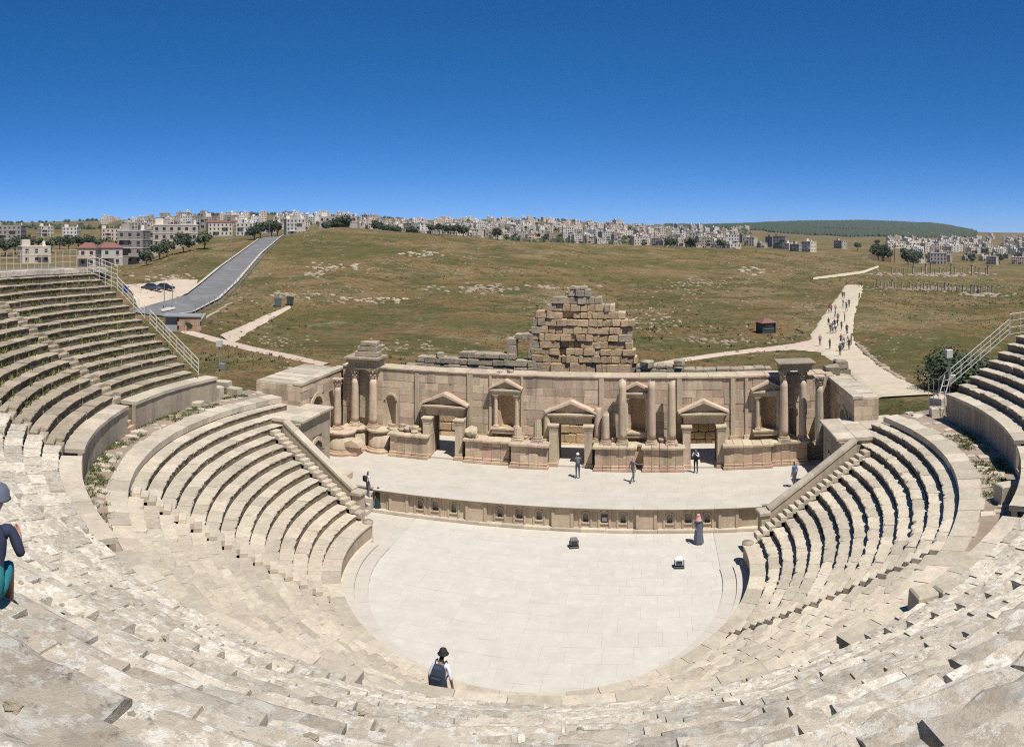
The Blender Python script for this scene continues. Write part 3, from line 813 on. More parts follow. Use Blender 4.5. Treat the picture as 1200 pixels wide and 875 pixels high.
def column(name_lab, u, v, z0, ztop, r, cap=True, broken=False, flute=0, mat=None, group=None, pedestal=0, top=True):
    mat = mat or M_col
    t_ = thing('column', name_lab, 'column', L2W(u, v, z0), PHI, group)
    z = 0
    if pedestal:
        mb = MB(); mb.box(-r*1.5,r*1.5,-r*1.5,r*1.5,0,pedestal,bev=.02); mb.box(-r*1.7,r*1.7,-r*1.7,r*1.7,pedestal-.12,pedestal-.003); obj('pedestal', mb.build('pedestal', mat), t_); z = pedestal
    hb = r*1.0
    mb = MB(); mb.box(-r*1.38, r*1.38, -r*1.38, r*1.38, z, z+hb*.35, bev=.01)
    mb.lathe([(r*1.36,hb*.35),(r*1.42,hb*.46),(r*1.36,hb*.58),(r*1.15,hb*.63),(r*1.12,hb*.74),(r*1.22,hb*.84),(r*1.2,hb*.93),(r*1.03,hb)], 20, (0,0,z))
    obj('base', mb.build('base', mat, False), t_)
    hc = r*2.3 if cap else 0
    s0, s1 = z+hb, ztop-z0-hc
    mb = MB(); n = 9
    mb.lathe([(r*(1-.16*(k/n)**1.6), s0+(s1-s0)*k/n) for k in range(n+1)], 24 if flute else 20, (0,0,0), 0, flute)
    me = mb.build('shaft', mat, not flute)
    if broken:
        for p in me.vertices:
            if p.co.z > s1-.05: p.co.z += noise.noise(p.co*3+Vector((u,0,0)))*r*1.2
    rough(me, .012, 2.0, int(u*10)); obj('shaft', me, t_)
    if cap:
        mb = MB(); corinthian(mb, r*.86, s1, hc); obj('capital', mb.build('capital', mat), t_)
    return t_

# ---------------------------------------------------------------- stage wall
sw = thing('stage_wall', 'tall carved stone stage wall with three doorways and pilasters', 'wall', **ROOT)
ZT = 7.85
WU0, WU1 = -18.45, 18.45
VC = VWALL+.28                          # core face, behind the facing blocks
def Uw(x): return on_v(x, VWALL)
def Zw(x, y, v=VWALL): return on_v(x, v, y)[1]
doors = [(Uw(523), .95, 4.6), (Uw(670.5), .98, 4.45), (Uw(824), .95, 4.55)]
aed = [Uw(594), Uw(746.5), Uw(899.5)]
AH0, AH1, AW = 3.95, 6.75, .58           # niche opening
arches = [(Uw(458), .40, 3.3, 5.75), (Uw(927), .42, 3.3, 5.4)]
rw = random.Random(31)
courses = []; z = 2.9
while z < ZT-.3:
    h = rw.choice([.5,.56,.62,.68]); 
    if ZT-.12-(z+h) < .35: h = ZT-.12-z
    courses.append((z, z+h)); z += h
def snap(z, up_):
    zs_ = [2.9]+[q[1] for q in courses]
    c_ = [q for q in zs_ if (q >= z-.01 if up_ else q <= z+.01)]
    return (min(c_) if up_ else max(c_)) if c_ else z
openings = [(c-w-.02, c+w+.02, ZS, top) for c, w, top in doors]+[(c-AW-.02, c+AW+.02, AH0, AH1) for c in aed]+[(c-w-.3, c+w+.3, snap(z0-.05, False), snap(z1+.2, True)) for c, w, z0, z1 in arches]
# core with openings cut: vertical strips
cutsu = sorted([WU0, WU1]+[o[0] for o in openings]+[o[1] for o in openings])
mb = MB()
for a, b in zip(cutsu[:-1], cutsu[1:]):
    if b-a < 1e-3: continue
    mid = (a+b)/2; zz = [(ZS-.3, ZT-.12)]
    for o in openings:
        if o[0] < mid < o[1]: zz = ([(ZS-.3, o[2])] if o[2] > ZS else [])+[(o[3], ZT-.12)]
    for z0, z1 in zz: mb.box(a, b, VC, VC+1.15, z0, z1)
obj('core', mb.build('core', M_core), sw)
nblk = 0
rest = MB()
for (z0, z1) in [(ZS, 2.9)]+courses:
    ivs = [(WU0, WU1)]
    for o in openings:
        if o[2] < z1-.05 and o[3] > z0+.05:
            new = []
            for a, b in ivs:
                if o[0] > a and o[1] < b: new += [(a, o[0]), (o[1], b)]
                elif o[0] <= a < o[1]: new.append((o[1], b))
                elif o[0] < b <= o[1]: new.append((a, o[0]))
                else: new.append((a, b))
            ivs = [(a, b) for a, b in new if b-a > .05]
    for a, b in ivs:
        n = max(1, round((b-a)/1.12)); xs = [a+(b-a)*k/n for k in range(n+1)]
        for k in range(1, n): xs[k] += rw.uniform(-.25, .25)*(b-a)/n
        for p, q in zip(xs[:-1], xs[1:]):
            y = VWALL+rw.uniform(-.02, .02)
            if z0 == ZS:
                rest.box(p+.006, q-.006, y, VC+.02, z0, z1-.008, bev=.012); continue
            mb = MB(); mb.box(p+.005, q-.005, y, VC+.05, z0+.004, z1-.004, bev=.014)
            obj('ashlar', rough(mb.build('ashlar', M_wall), .008, 3, nblk), sw); nblk += 1
stuff(obj('lower_facing', rest.build('lower_facing', M_wall), sw))
# coping slabs on the wall top
u = WU0
while u < WU1-.1:
    w = min(rw.uniform(1.2, 2.2), WU1-u)
    mb = MB(); mb.box(u+.005, u+w-.005, VWALL-.10, VC+1.3, ZT-.115, ZT+rw.uniform(0,.05), bev=.02)
    obj('coping_slab', rough(mb.build('coping_slab', M_wallplain), .03, 2, int(u*7)), sw); u += w
# pilaster strips
for x, y0, y1, w in ((489,437,528,.30),(551,432,522,.42),(648,478,512,.30),(664,0,0,0),(705,440,515,.34),(796,442,514,.36),(859,443,507,.34),(875,432,505,.22),(575,440,512,.18),(612,440,512,.18),(733,440,512,.14),(762,440,512,.14)):
    if not w: continue
    u = Uw(x); zt_ = min(Zw(x, y0), ZT-.14)
    mb = MB(); mb.box(u-w/2-.1, u+w/2+.1, VWALL-.16, VWALL+.02, ZS+1.7, ZS+2.05, bev=.02); mb.box(u-w/2, u+w/2, VWALL-.11, VWALL+.02, ZS+2.05, zt_)
    obj('pilaster', rough(mb.build('pilaster', M_col), .008, 2, x), sw)
# arched recesses near both corners
for c, w, z0, z1 in arches:
    mb = MB(); hole_panel(mb, c-w-.3, c+w+.3, snap(z0-.05, False), snap(z1+.2, True), c-w, c+w, z0, z1, VWALL+.03, .62, True, 12, True)
    a = obj('arched_niche', mb.build('arched_niche', M_wall), sw)
    mb = MB()
    for k in range(10):
        p, q = pi*k/10, pi*(k+1)/10
        mb.prism([(c+rr*cos(t_), z1-w+rr*sin(t_)) for t_, rr in ((p,w+.01),(q,w+.01),(q,w+.15),(p,w+.15))], VWALL-.07, VWALL+.04)
    obj('arch_moulding', mb.build('arch_moulding', M_wallplain), a)

# doorways: jambs, lintel, pediment
door_lab = ['pedimented stone doorway in the stage wall near the double-column corner', 'central pedimented stone doorway in the stage wall below the ruined heap', 'pedimented stone doorway in the stage wall behind the person in a white top']
for (c, w, top), lab in zip(doors, door_lab):
    t_ = thing('doorway', lab, 'doorway', L2W(c, 0, 0)+Vector((0,0,0)), PHI)
    v1 = VWALL
    for s in (-1, 1):
        uo = s*(w+.30)
        jb = MB(); jb.box(uo-.28, uo+.28, v1-1.05, v1-.42, ZS, ZS+2.55, bev=.02); 
        pl = obj('pillar', rough(jb.build('pillar', M_wallplain), .012, 2, int(c)), t_)
        jb = MB(); jb.box(uo-.36, uo+.36, v1-1.13, v1-.34, ZS+.002, ZS+.28, bev=.04); obj('base', jb.build('base', M_pink), pl)
        jb = MB(); jb.box(uo-.30, uo+.30, v1-1.07, v1-.40, ZS+2.552, ZS+2.68); jb.box(uo-.34, uo+.34, v1-1.11, v1-.36, ZS+2.68, ZS+2.86, bev=.03); jb.box(uo-.40, uo+.40, v1-1.17, v1-.30, ZS+2.86, ZS+3.0, bev=.02); obj('capital', rough(jb.build('capital', M_wallplain), .02, 4, 3), pl)
        jb = MB(); jb.box(s*(w+.02) if s > 0 else -w-.36, w+.36 if s > 0 else -w-.02, v1-.40, v1+.9, ZS, top-.002, bev=.015); obj('jamb', jb.build('jamb', M_wall), t_)
    mb = MB(); mb.box(-w-.50, w+.50, v1-.46, v1+.3, top, top+.50, bev=.02); obj('lintel', rough(mb.build('lintel', M_col), .01, 2, int(c)), t_)
    mb = MB(); mb.box(-w-.62, w+.62, v1-.62, v1+.1, top+.50, top+.66, bev=.02); mb.box(-w-.75, w+.75, v1-.78, v1+.1, top+.66, top+.80, bev=.02); obj('cornice', mb.build('cornice', M_wallplain), t_)
    pd = MB(); hw = w+.62; ph = .72
    pd.prism([(-hw, top+.80), (hw, top+.80), (0, top+.80+ph)], v1-.50, v1+.08); pe = obj('pediment', rough(pd.build('pediment', M_col), .01, 2, 1), t_)
    for s in (-1, 1):
        pd = MB(); e = hw+.28
        pd.prism([(s*e, top+.78), (s*e, top+.90), (0, top+.80+ph+.22), (0, top+.80+ph+.02)] if s < 0 else [(e, top+.78), (0.002, top+.80+ph+.02), (0.002, top+.80+ph+.22), (e, top+.90)], v1-.82, v1+.1)
        obj('raking_cornice', rough(pd.build('raking_cornice', M_wallplain), .01, 2, 2), pe)
    mb = MB(); mb.box(-w-.01, w+.01, v1-1.0, v1+.95, ZS, ZS+.13, bev=.02); obj('threshold', mb.build('threshold', M_stage), t_)

# aedicules: framed niches with little columns
aed_lab = ['small columned niche with pediment beside the doorway by the double-column corner', 'small columned niche between two tall broken columns', 'small columned niche beside the three-column corner']
for c, lab in zip(aed, aed_lab):
    t_ = thing('columned_niche', lab, 'niche', L2W(c, 0, 0), PHI)
    mb = MB(); hole_panel(mb, -AW-.02, AW+.02, AH0, AH1, -AW+.10, AW-.10, AH0+.02, AH1-.12, VWALL+.02, .55, True, 12, True); obj('recess', mb.build('recess', M_gold), t_)
    mb = MB(); mb.box(-1.05, 1.05, VWALL-.46, VWALL+.03, AH0-.42, AH0-.02, bev=.03); mb.box(-1.15, 1.15, VWALL-.54, VWALL+.02, AH0-.14, AH0-.004, bev=.02); obj('sill', rough(mb.build('sill', M_wallplain), .012, 2, 1), t_)
    for s in (-1, 1):
        mb = MB(); mb.box(-.21,.21,-.21,.21,0,.09); mb.lathe([(.20,.09),(.21,.14),(.16,.19),(.155,.3),(.135,2.1),(.15,2.12),(.17,2.3),(.20,2.36)], 14); mb.box(-.22,.22,-.22,.22,2.36,2.44)
        obj('colonnette', mb.build('colonnette', M_wallplain), t_, (s*.78, VWALL-.24, AH0))
    mb = MB(); mb.box(-1.06, 1.06, VWALL-.46, VWALL+.04, AH0+2.442, AH0+2.72, bev=.015); mb.box(-1.18, 1.18, VWALL-.58, VWALL+.03, AH0+2.72, AH0+2.86, bev=.015); obj('entablature', mb.build('entablature', M_wallplain), t_)
    mb = MB(); mb.prism([(-1.05, AH0+2.86), (1.05, AH0+2.86), (0, AH0+3.38)], VWALL-.40, VWALL+.02); pe = obj('pediment', mb.build('pediment', M_col), t_)
    for s in (-1, 1):
        mb = MB(); mb.prism([(s*1.25, AH0+2.85), (s*1.25, AH0+2.97), (s*.002, AH0+3.60), (s*.002, AH0+3.42)], VWALL-.62, VWALL+.02); obj('raking_cornice', rough(mb.build('raking_cornice', M_wallplain), .015, 3, 2), pe)

# podium in front of the wall: projecting and receding bays
pod_lab = 'carved stone podium block with moulded base'
bays = [  # px left, px right, front plane, top row
 (457, 500, VP+.15, 'podium bay with scattered capitals, beside the doorway near the double-column corner'),
 (545, 597, VP+.35, 'podium bay with damaged front below the columned niche by the first doorway'),
 (598.5, 641, VP-.1, 'podium bay carrying two short fluted column stubs beside the central doorway'),
 (697, 744, VP-.05, 'podium bay of vertical slabs beside the central doorway, below a tall broken column'),
 (754, 801, VP-.05, 'podium bay of vertical slabs carrying two tall columns'),
 (849, 904, VP+.2, 'podium bay beside the last doorway, below the three-column corner niche'),
 (905, 946, VP+.55, 'podium bay carrying the three-column corner')]
rp = random.Random(3)
ZPT = 3.25
for i, (x0, x1, v0, lab) in enumerate(bays):
    u0, u1 = on_v(x0, v0), on_v(x1, v0)
    t_ = thing('podium', lab, 'podium', L2W((u0+u1)/2, v0, 0), PHI)
    w = (u1-u0)/2
    mb = MB(); mb.box(-w+.12, w-.12, .12, VWALL-v0+.02, ZS, ZPT-.22); obj('core', mb.build('core', M_core), t_)
    n = max(2, round(2*w/.62))
    for k in range(n):
        a = -w+2*w*k/n; b = -w+2*w*(k+1)/n
        hsp = ZS+.42+rp.uniform(.4, .8)
        y = rp.uniform(-.015, .02)
        mb = MB(); mb.box(a+.006, b-.006, y, .2, ZS+.40, hsp-.004, bev=.012); obj('facing_slab', rough(mb.build('facing_slab', M_pink if rp.random() < .6 else M_wall), .012, 3, k+i*9), t_)
        mb = MB(); mb.box(a+.006, b-.006, y+.01, .2, hsp+.004, ZPT-.225, bev=.012); obj('facing_slab', rough(mb.build('facing_slab', M_wall), .012, 3, k+i*9+4), t_)
        mb = MB(); mb.box(a-.1 if k == 0 else a+.004, b+.1 if k == n-1 else b-.004, -.20, .3, ZS+.004, ZS+.22, bev=.03); mb.box(a-.04 if k == 0 else a+.006, b+.04 if k == n-1 else b-.006, -.10, .25, ZS+.22, ZS+.398, bev=.04); obj('plinth_block', rough(mb.build('plinth_block', M_pink), .02, 3, k), t_)
        mb = MB(); mb.box(a-.14 if k == 0 else a+.004, b+.14 if k == n-1 else b-.004, -.22+rp.uniform(-.02,.05), VWALL-v0-.03, ZPT-.20, ZPT+rp.uniform(-.02,.02), bev=.04); obj('cornice_slab', rough(mb.build('cornice_slab', M_wallplain), .035, 2.5, k+i*5), t_)
    for s in (-1, 1):
        yy = .2
        while yy < VWALL-v0-.05:
            e = min(yy+.7, VWALL-v0)
            mb = MB(); a, b = (-w, -w+.14) if s < 0 else (w-.14, w)
            mb.box(a, b, yy+.004, e-.004, ZS+.01, ZPT-.222, bev=.01); obj('side_slab', mb.build('side_slab', M_wall), t_); yy += .7
# receding stretch between bays (plain dado on the wall)
for (x0, x1) in ((597,599),(743,755),(903,906),(641,645)):
    u0, u1 = on_v(x0, VP+.7), on_v(x1, VP+.7)
    mb = MB(); mb.box(u0, u1, VP+.9, VWALL+.01, ZS+.003, ZPT-.25, bev=.02); obj('dado', mb.build('dado', M_wall), sw)
    mb = MB(); mb.box(u0, u1, VP+.75, VWALL+.008, ZPT-.245, ZPT-.03, bev=.02); obj('dado_cornice', rough(mb.build('dado_cornice', M_wallplain), .02, 2, 1), sw)

# curved end of the podium at the double-column corner
def round_podium(u, v, r, lab, ztop=ZPT):
    t_ = thing('podium', lab, 'podium', L2W(u, v, 0), PHI)
    mb = MB(); mb.lathe([(r, ZS+.40),(r*.985, ZS+.5),(r*.985, ztop-.25)], 26); rough(mb.build('x', M_wall), 0); obj('drum', rough(mb.build('drum', M_wall, True), .015, 2, 1), t_)
    mb = MB(); mb.lathe([(r+.2, ZS+.003),(r+.22, ZS+.18),(r+.1, ZS+.24),(r+.08, ZS+.36),(r-.1, ZS+.42)], 26); obj('plinth', rough(mb.build('plinth', M_pink), .03, 2, 3), t_)
    mb = MB(); mb.lathe([(r-.1, ztop-.26),(r+.06, ztop-.22),(r+.16, ztop-.08),(r+.15, ztop),(.01, ztop+.02)], 26); obj('cornice', rough(mb.build('cornice', M_wallplain), .035, 2, 5), t_)
u, _z = on_v(393, 12.2, 530)
round_podium(u+.3, 12.6, 1.05, 'rounded podium end below the single column at the side wall')
u = on_v(430, 13.9)
round_podium(u-.9, 14.3, .95, 'rounded podium bay below the double-column corner, inner')
round_podium(u+.95, 14.3, .95, 'rounded podium bay below the double-column corner, next to the arched niche')
t_ = thing('podium', 'long receding podium stretch behind the loose carved blocks', 'podium', L2W(on_v(440, 14.2), 14.2, 0), PHI)
for k in range(6):
    a = -2.6+k*1.0
    mb = MB(); mb.box(a, a+.99, .0, .9, ZS+.01, ZPT-.21, bev=.02); obj('facing_slab', mb.build('facing_slab', M_wall), t_)
    mb = MB(); mb.box(a, a+.99, -.16, .9, ZPT-.205, ZPT-.01, bev=.03); obj('cornice_slab', rough(mb.build('cornice_slab', M_wallplain), .03, 2, k), t_)
    mb = MB(); mb.box(a, a+.99, -.2, .5, ZS+.004, ZS+.3, bev=.05); obj('plinth_block', rough(mb.build('plinth_block', M_pink), .03, 2, k), t_)
# broken moulded block standing on the stage at the corner
u, _ = on_v(414, 12.4, 530)
t_ = thing('carved_block', 'broken moulded pedestal standing on the stage by the rounded podium', 'block', L2W(u, 12.4, ZS), PHI)
mb = MB(); mb.box(-.5,.5,-.45,.45,0,.7,bev=.06); obj('die', rough(mb.build('die', M_pink), .06, 1.5, 2), t_)
mb = MB(); mb.prism([(-.75,.702),(.75,.702),(.55,1.0),(.1,1.25),(-.5,.98)], -.6, .6); obj('top', rough(mb.build('top', M_wallplain), .06, 1.5, 8), t_)

# tall columns standing on the podium
def colpx(lab, x, ybase, ytop, v, r, **k):
    u, z0 = on_v(x, v, ybase); z1 = on_v(x, v, ytop)[1]
    return column(lab, u, v, ZPT if abs(z0-ZPT) < .9 else z0, z1, r, **k)
colpx('tall broken grey column between central doorway and columned niche', 729.5, 520, 448, 13.75, .31, cap=False, broken=True)
colpx('tall broken grey column on the far side of the columned niche', 763.5, 520, 448, 13.75, .31, cap=False, broken=True)
colpx('tall broken column next to the doorway behind the person in white', 787, 518, 447, 13.75, .31, cap=False, broken=True)
colpx('short broken column behind its neighbour beside the central doorway', 701, 515, 478, 14.2, .30, cap=False, broken=True)
colpx('short leaning-topped column stub beside the central doorway', 709.5, 520, 485, 13.7, .30, cap=False, broken=True)
colpx('short fluted column drum near the first columned niche', 607, 517, 502, 13.8, .33, cap=False, broken=True, flute=.07)
colpx('fluted column stub of middle height near the central doorway', 630, 518, 492, 13.8, .32, cap=False, broken=True, flute=.07)
colpx('dark weathered half-height column close to the central doorway', 641, 513, 479, 14.25, .29, cap=False, broken=True)
colpx('corner column with leafy capital next to the last columned niche', 918.5, 514, 433, 13.9, .33)
colpx('corner column with leafy capital in front of the arched recess', 941, 515, 433, 13.95, .31)
u, z1 = on_v(960, 12.6, 440)
column('corner column with leafy capital standing against the side wall', u, 12.6, ZPT, z1, .32)
colpx('white-grey column with leafy capital, outer of the double-column corner', 416, 499, 432, 14.1, .32, mat=M_wallplain)
colpx('golden column with leafy capital, inner of the double-column corner', 437, 500, 432, 14.05, .34)
u, z1 = on_v(395.5, 12.5, 443)
column('slender column standing against the side wall on the rounded podium', u, 12.5, ZPT, z1, .29)

def entabl(lab, x0, x1, v, z, dep, h, cat='entablature'):
    u0, u1 = on_v(x0, v), on_v(x1, v)
    t_ = thing('entablature', lab, cat, L2W((u0+u1)/2, v, z), PHI)
    w = (u1-u0)/2
    mb = MB(); mb.box(-w+.12, w-.12, -.42, dep, 0, h*.55, bev=.02); obj('architrave', rough(mb.build('architrave', M_grey), .02, 2, 1), t_)
    mb = MB(); mb.box(-w, w, -.55, dep+.05, h*.55, h*.8, bev=.03); mb.box(-w-.12, w+.12, -.7, dep+.1, h*.8, h, bev=.03); obj('cornice', rough(mb.build('cornice', M_grey), .03, 2, 2), t_)
    return t_
u_, zl = on_v(426, 14.05, 432)
e = entabl('dark weathered entablature on the double-column corner, with stones on top', 409, 445, 14.05, zl, 1.3, 1.0)
for k, (w, h, z) in enumerate(((.95,.42,1.0),(.75,.4,1.42),(.6,.35,1.82))):
    mb = MB(); mb.box(-w,w,-.3,.7,z,z+h-.01,bev=.05); obj('block', rough(mb.build('block', M_grey), .06, 1.5, k), e, (.25+.1*k,0,0))
mb = MB(); mb.box(-.55,.55,.4,.7,-3.9,-.02); obj('back_panel', mb.build('back_panel', M_grey), e)
u_, zl = on_v(930, 13.9, 433)
entabl('dark blackened entablature across the corner columns', 912, 952, 13.9, zl, 1.2, .62)

# loose carved pieces on the podium
rc_ = random.Random(8)
for k, (x, y, v, s, lab) in enumerate(((472,497,14.0,.42,'loose weathered capital on the podium near the arched niche'), (478,493,13.9,.34,'pale loose carved lump on the podium'), (486,503,13.7,.40,'loose square block at the podium edge near the first doorway'),
        (491,497,14.0,.33,'small loose block leaning beside the first doorway'), (459,495,14.1,.36,'loose stone below the arched niche'), (554,511,13.9,.52,'large pale ribbed capital lying beside the first doorway'),
        (617,512,14.0,.22,'small stone lump between two fluted stubs'), (720,505,14.2,.25,'dark loose stone in front of the tall broken column'), (777,505,14.2,.28,'dark loose stone between two tall columns'))):
    u, z = on_v(x, v, y)
    mb = MB(); mb.lathe([(s*.7,0),(s*.75,.1*s),(s*.7,.5*s),(s*.95,.95*s),(s*.9,1.25*s),(s*.3,1.3*s)], 10)
    o = obj('carved_stone', rough(mb.build('carved_stone', M_wallplain), s*.28, 2.5, k), None, L2W(u, v, ZPT-.02), (rc_.uniform(-.3,.3), rc_.uniform(-.3,.3), rc_.uniform(0,6)))
    tag(o, lab, 'carved stone')
# ---------------------------------------------------------------- side buildings, entrance blocks and sloping parapets
def side(s):
    here = 'by the two standing people' if s < 0 else 'by the person in blue'
    rnd = random.Random(40+s)
    # sloping parapet beside the lower seats
    a = END if s > 0 else pi-END
    t_ = thing('parapet', 'sloping stone parapet down to the stage '+here, 'parapet', ROOT['loc'], PHI+a)
    y0, y1 = (.03, .55) if s > 0 else (-.55, -.03)
    ra, za, rb, zb = 12.45, 2.62, 18.0, 5.95
    mb = MB(); mb.prism([(ra,0.02),(ra,za-.14),(rb,zb-.14),(rb,0.02)], y0+.04, y1-.04); obj('core', mb.build('core', M_podw), t_)
    n = 6
    for k in range(n):
        p, q = k/n, (k+1)/n
        r0, r1 = ra+(rb-ra)*p+.004, ra+(rb-ra)*q-.004; z0, z1 = za+(zb-za)*p, za+(zb-za)*q
        mb = MB(); mb.prism([(r0,z0-.14),(r0,z0+.03),(r1,z1+.03),(r1,z1-.14)], y0-.03, y1+.03); obj('coping_slab', rough(mb.build('coping_slab', M_seat), .012, 2, k), t_)
    mb = MB(); mb.box(ra-.5, ra+.01, y0-.06, y1+.06, .02, 2.3, bev=.02); obj('end_pier', mb.build('end_pier', M_podw), t_)
    mb = MB(); mb.box(ra-.62, ra+.05, y0-.16, y1+.16, 2.302, 2.55, bev=.05); obj('end_cap', rough(mb.build('end_cap', M_seat), .02, 2, 4), t_)
    # entrance block with terrace on top and an arched passage
    t_ = thing('entrance_block', 'stone entrance block with flat terrace and arched passage '+here, 'entrance', **ROOT)
    X = lambda u: s*u
    U0, U1, V0, V1, ZP = 16.9, 21.5, 4.2, 9.0, 5.9
    mb = MB()
    c0 = min(X(U0+.1), X(U1)); c1 = max(X(U0+.1), X(U1))
    mb.box(c0, c1, V0+.1, V1-.02, 0, ZP-.3); obj('core', mb.build('core', M_podw), t_)
    # facing the stage: courses with an arched door recess
    dv, dw, dz0, dz1 = 7.0, .75, ZS, 3.9
    zc = 1.5; k = 0
    while zc < ZP-.45:
        zn = min(zc+.55, ZP-.38)
        if ZP-.38-zn < .25: zn = ZP-.38
        v = V0
        while v < V1-.01:
            vn = min(v+rnd.uniform(.8,1.2), V1)
            if V1-vn < .3: vn = V1
            segs = [(v, vn)]
            if zc < dz1: segs = [(p, q) for p, q in ((v, min(vn, dv-dw)), (max(v, dv+dw), vn)) if q-p > .04]
            for p, q in segs:
                mb = MB(); mb.box(min(X(U0), X(U0+.2)), max(X(U0), X(U0+.2)), p+.004, q-.004, zc+.004, zn-.004, bev=.012)
                obj('ashlar', mb.build('ashlar', M_podw), t_); k += 1
            v = vn
        zc = zn
    mb = MB(); mb.box(min(X(U0+.09), X(U0+.12)), max(X(U0+.09), X(U0+.12)), dv-dw, dv+dw, dz0, dz1); obj('passage', mb.build('passage', plain('deep_shade_stone', (.12,.10,.08), .95) if 'deep_shade_stone' not in MATS else MATS['deep_shade_stone']), t_)  # flat dark panel; the passage's deep shade is put into its colour
    mb = MB()
    for j in range(10):
        p, q = pi*j/10, pi*(j+1)/10
        P4 = [(dv+rr*cos(w_), dz1-dw+rr*sin(w_)) for w_, rr in ((p,dw),(q,dw),(q,dw+.28),(p,dw+.28))]
        vs_ = [(X(U0-.05), y, z) for y, z in P4]+[(X(U0+.08), y, z) for y, z in P4]
        mb.add(vs_, [(0,1,2,3),(7,6,5,4),(0,4,5,1),(1,5,6,2),(2,6,7,3),(3,7,4,0)])
    obj('arch', mb.build('arch', M_wallplain), t_)
    # cornice (rounded front) and terrace paving
    for zc_, w_, h_, m_ in ((ZP-.36, .12, .16, M_wallplain), (ZP-.19, .30, .19, M_seat)):
        vv = V0
        while vv < V1-.05:
            vn = min(vv+1.3, V1)
            mb = MB(); mb.box(min(X(U0-w_), X(U0+.9)), max(X(U0-w_), X(U0+.9)), vv+.004, vn-.004, zc_, zc_+h_, bev=.03); obj('cornice_slab', rough(mb.build('cornice_slab', m_), .025, 2, int(vv*5)), t_); vv = vn
    uu = U0+.9
    while uu < U1-.1:
        un = min(uu+1.2, U1)
        vv = V0
        while vv < V1-.05:
            vn = min(vv+1.6, V1)
            mb = MB(); mb.box(min(X(uu+.004), X(un-.004)), max(X(uu+.004), X(un-.004)), vv+.004, vn-.004, ZP-.25, ZP-.01+rnd.uniform(-.01,.01), bev=.015); obj('terrace_slab', mb.build('terrace_slab', M_seat), t_); vv = vn
        uu = un
    # front wall of the entrance block towards the parapet
    # side building wall
    t_ = thing('side_building', 'plain stone side building with flat slab roof flanking the stage '+here, 'building', **ROOT)
    W0, W1, B0, B1, ZB = 18.7, (22.4 if s < 0 else 20.4), 7.9, 15.6, 7.55
    mb = MB(); mb.box(min(X(W0+.25), X(W1-.1)), max(X(W0+.25), X(W1-.1)), B0+.25, B1, 0, ZB-.2); obj('core', mb.build('core', M_core), t_)
    av, aw, az0, az1 = (10.6, .85, 3.0, 6.1)
    zc = ZS; row = 0; lo_z, hi_z = 99, 0
    hs = [.6,.65,.7,.6,.65,.7,.8,.65,.6,.6]
    while zc < ZB-.22:
        zn = min(zc+hs[row % 10], ZB-.2)
        if ZB-.2-zn < .3: zn = ZB-.2
        v = B0
        while v < B1-.01:
            vn = min(v+rnd.uniform(.9,1.5), B1)
            if B1-vn < .35: vn = B1
            segs = [(v, vn)]
            if az0-.05 < zn and zc < az1+.1: lo_z = min(lo_z, zc); hi_z = max(hi_z, zn)
            if az0-.05 < zn and zc < az1+.1: segs = [(p, q) for p, q in ((v, min(vn, av-aw-.32)), (max(v, av+aw+.32), vn)) if q-p > .04]
            for p, q in segs:
                o0 = rnd.uniform(-.015,.015)
                mb = MB(); mb.box(min(X(W0+o0), X(W0+.3)), max(X(W0+o0), X(W0+.3)), p+.004, q-.004, zc+.004, zn-.004, bev=.012); obj('ashlar', mb.build('ashlar', M_wall), t_)
            v = vn
        if zc > 4.0:
            uu = W0+.01
            while uu < W1-.01:
                un = min(uu+rnd.uniform(.9,1.4), W1)
                if W1-un < .4: un = W1
                mb = MB(); mb.box(min(X(uu+.004), X(un-.004)), max(X(uu+.004), X(un-.004)), B0-.02, B0+.23, zc+.004, zn-.004, bev=.012); obj('ashlar', mb.build('ashlar', M_wall), t_); uu = un
        zc = zn; row += 1
    # arched recess in the side wall (turned panel)
    mb = MB(); hole_panel(mb, -aw-.34, aw+.34, min(lo_z, az0-.01), max(hi_z, az1+.05), -aw, aw, az0, az1, 0, .8, True, 12, True)
    me = mb.build('arched_recess', M_gold); me.transform(Matrix.Translation((X(W0+.04), av, 0)) @ Matrix.Rotation(-s*pi/2, 4, 'Z')); ar = obj('arched_recess', me, t_)
    mb = MB()
    for j in range(12):
        p, q = pi*j/12, pi*(j+1)/12
        mb.prism([(rr*cos(w_), az1-aw+rr*sin(w_)) for w_, rr in ((p,aw+.005),(q,aw+.005),(q,aw+.3),(p,aw+.3))], -.1, .02)
    me = mb.build('arch_moulding', M_wallplain); me.transform(Matrix.Translation((X(W0+.04), av, 0)) @ Matrix.Rotation(-s*pi/2, 4, 'Z')); obj('arch_moulding', me, ar)
    # roof slabs
    vv = B0-.06; k = 0
    while vv < B1-.1:
        vn = min(vv+1.25, B1)
        mb = MB(); mb.box(min(X(W0-.08), X(W0+.62)), max(X(W0-.08), X(W0+.62)), vv+.005, vn-.005, ZB-.198, ZB+rnd.uniform(0,.03), bev=.02); obj('coping_slab', rough(mb.build('coping_slab', M_seat), .015, 2, k), t_)
        mb = MB(); mb.box(min(X(W0+.66), X(W1)), max(X(W0+.66), X(W1)), vv+.09, vn-.10, ZB-.3, ZB-.09+rnd.uniform(-.02,.02), bev=.02); obj('roof_slab', rough(mb.build('roof_slab', M_seat), .015, 2, k+5), t_)
        vv = vn; k += 1
for s in (-1, 1): side(s)

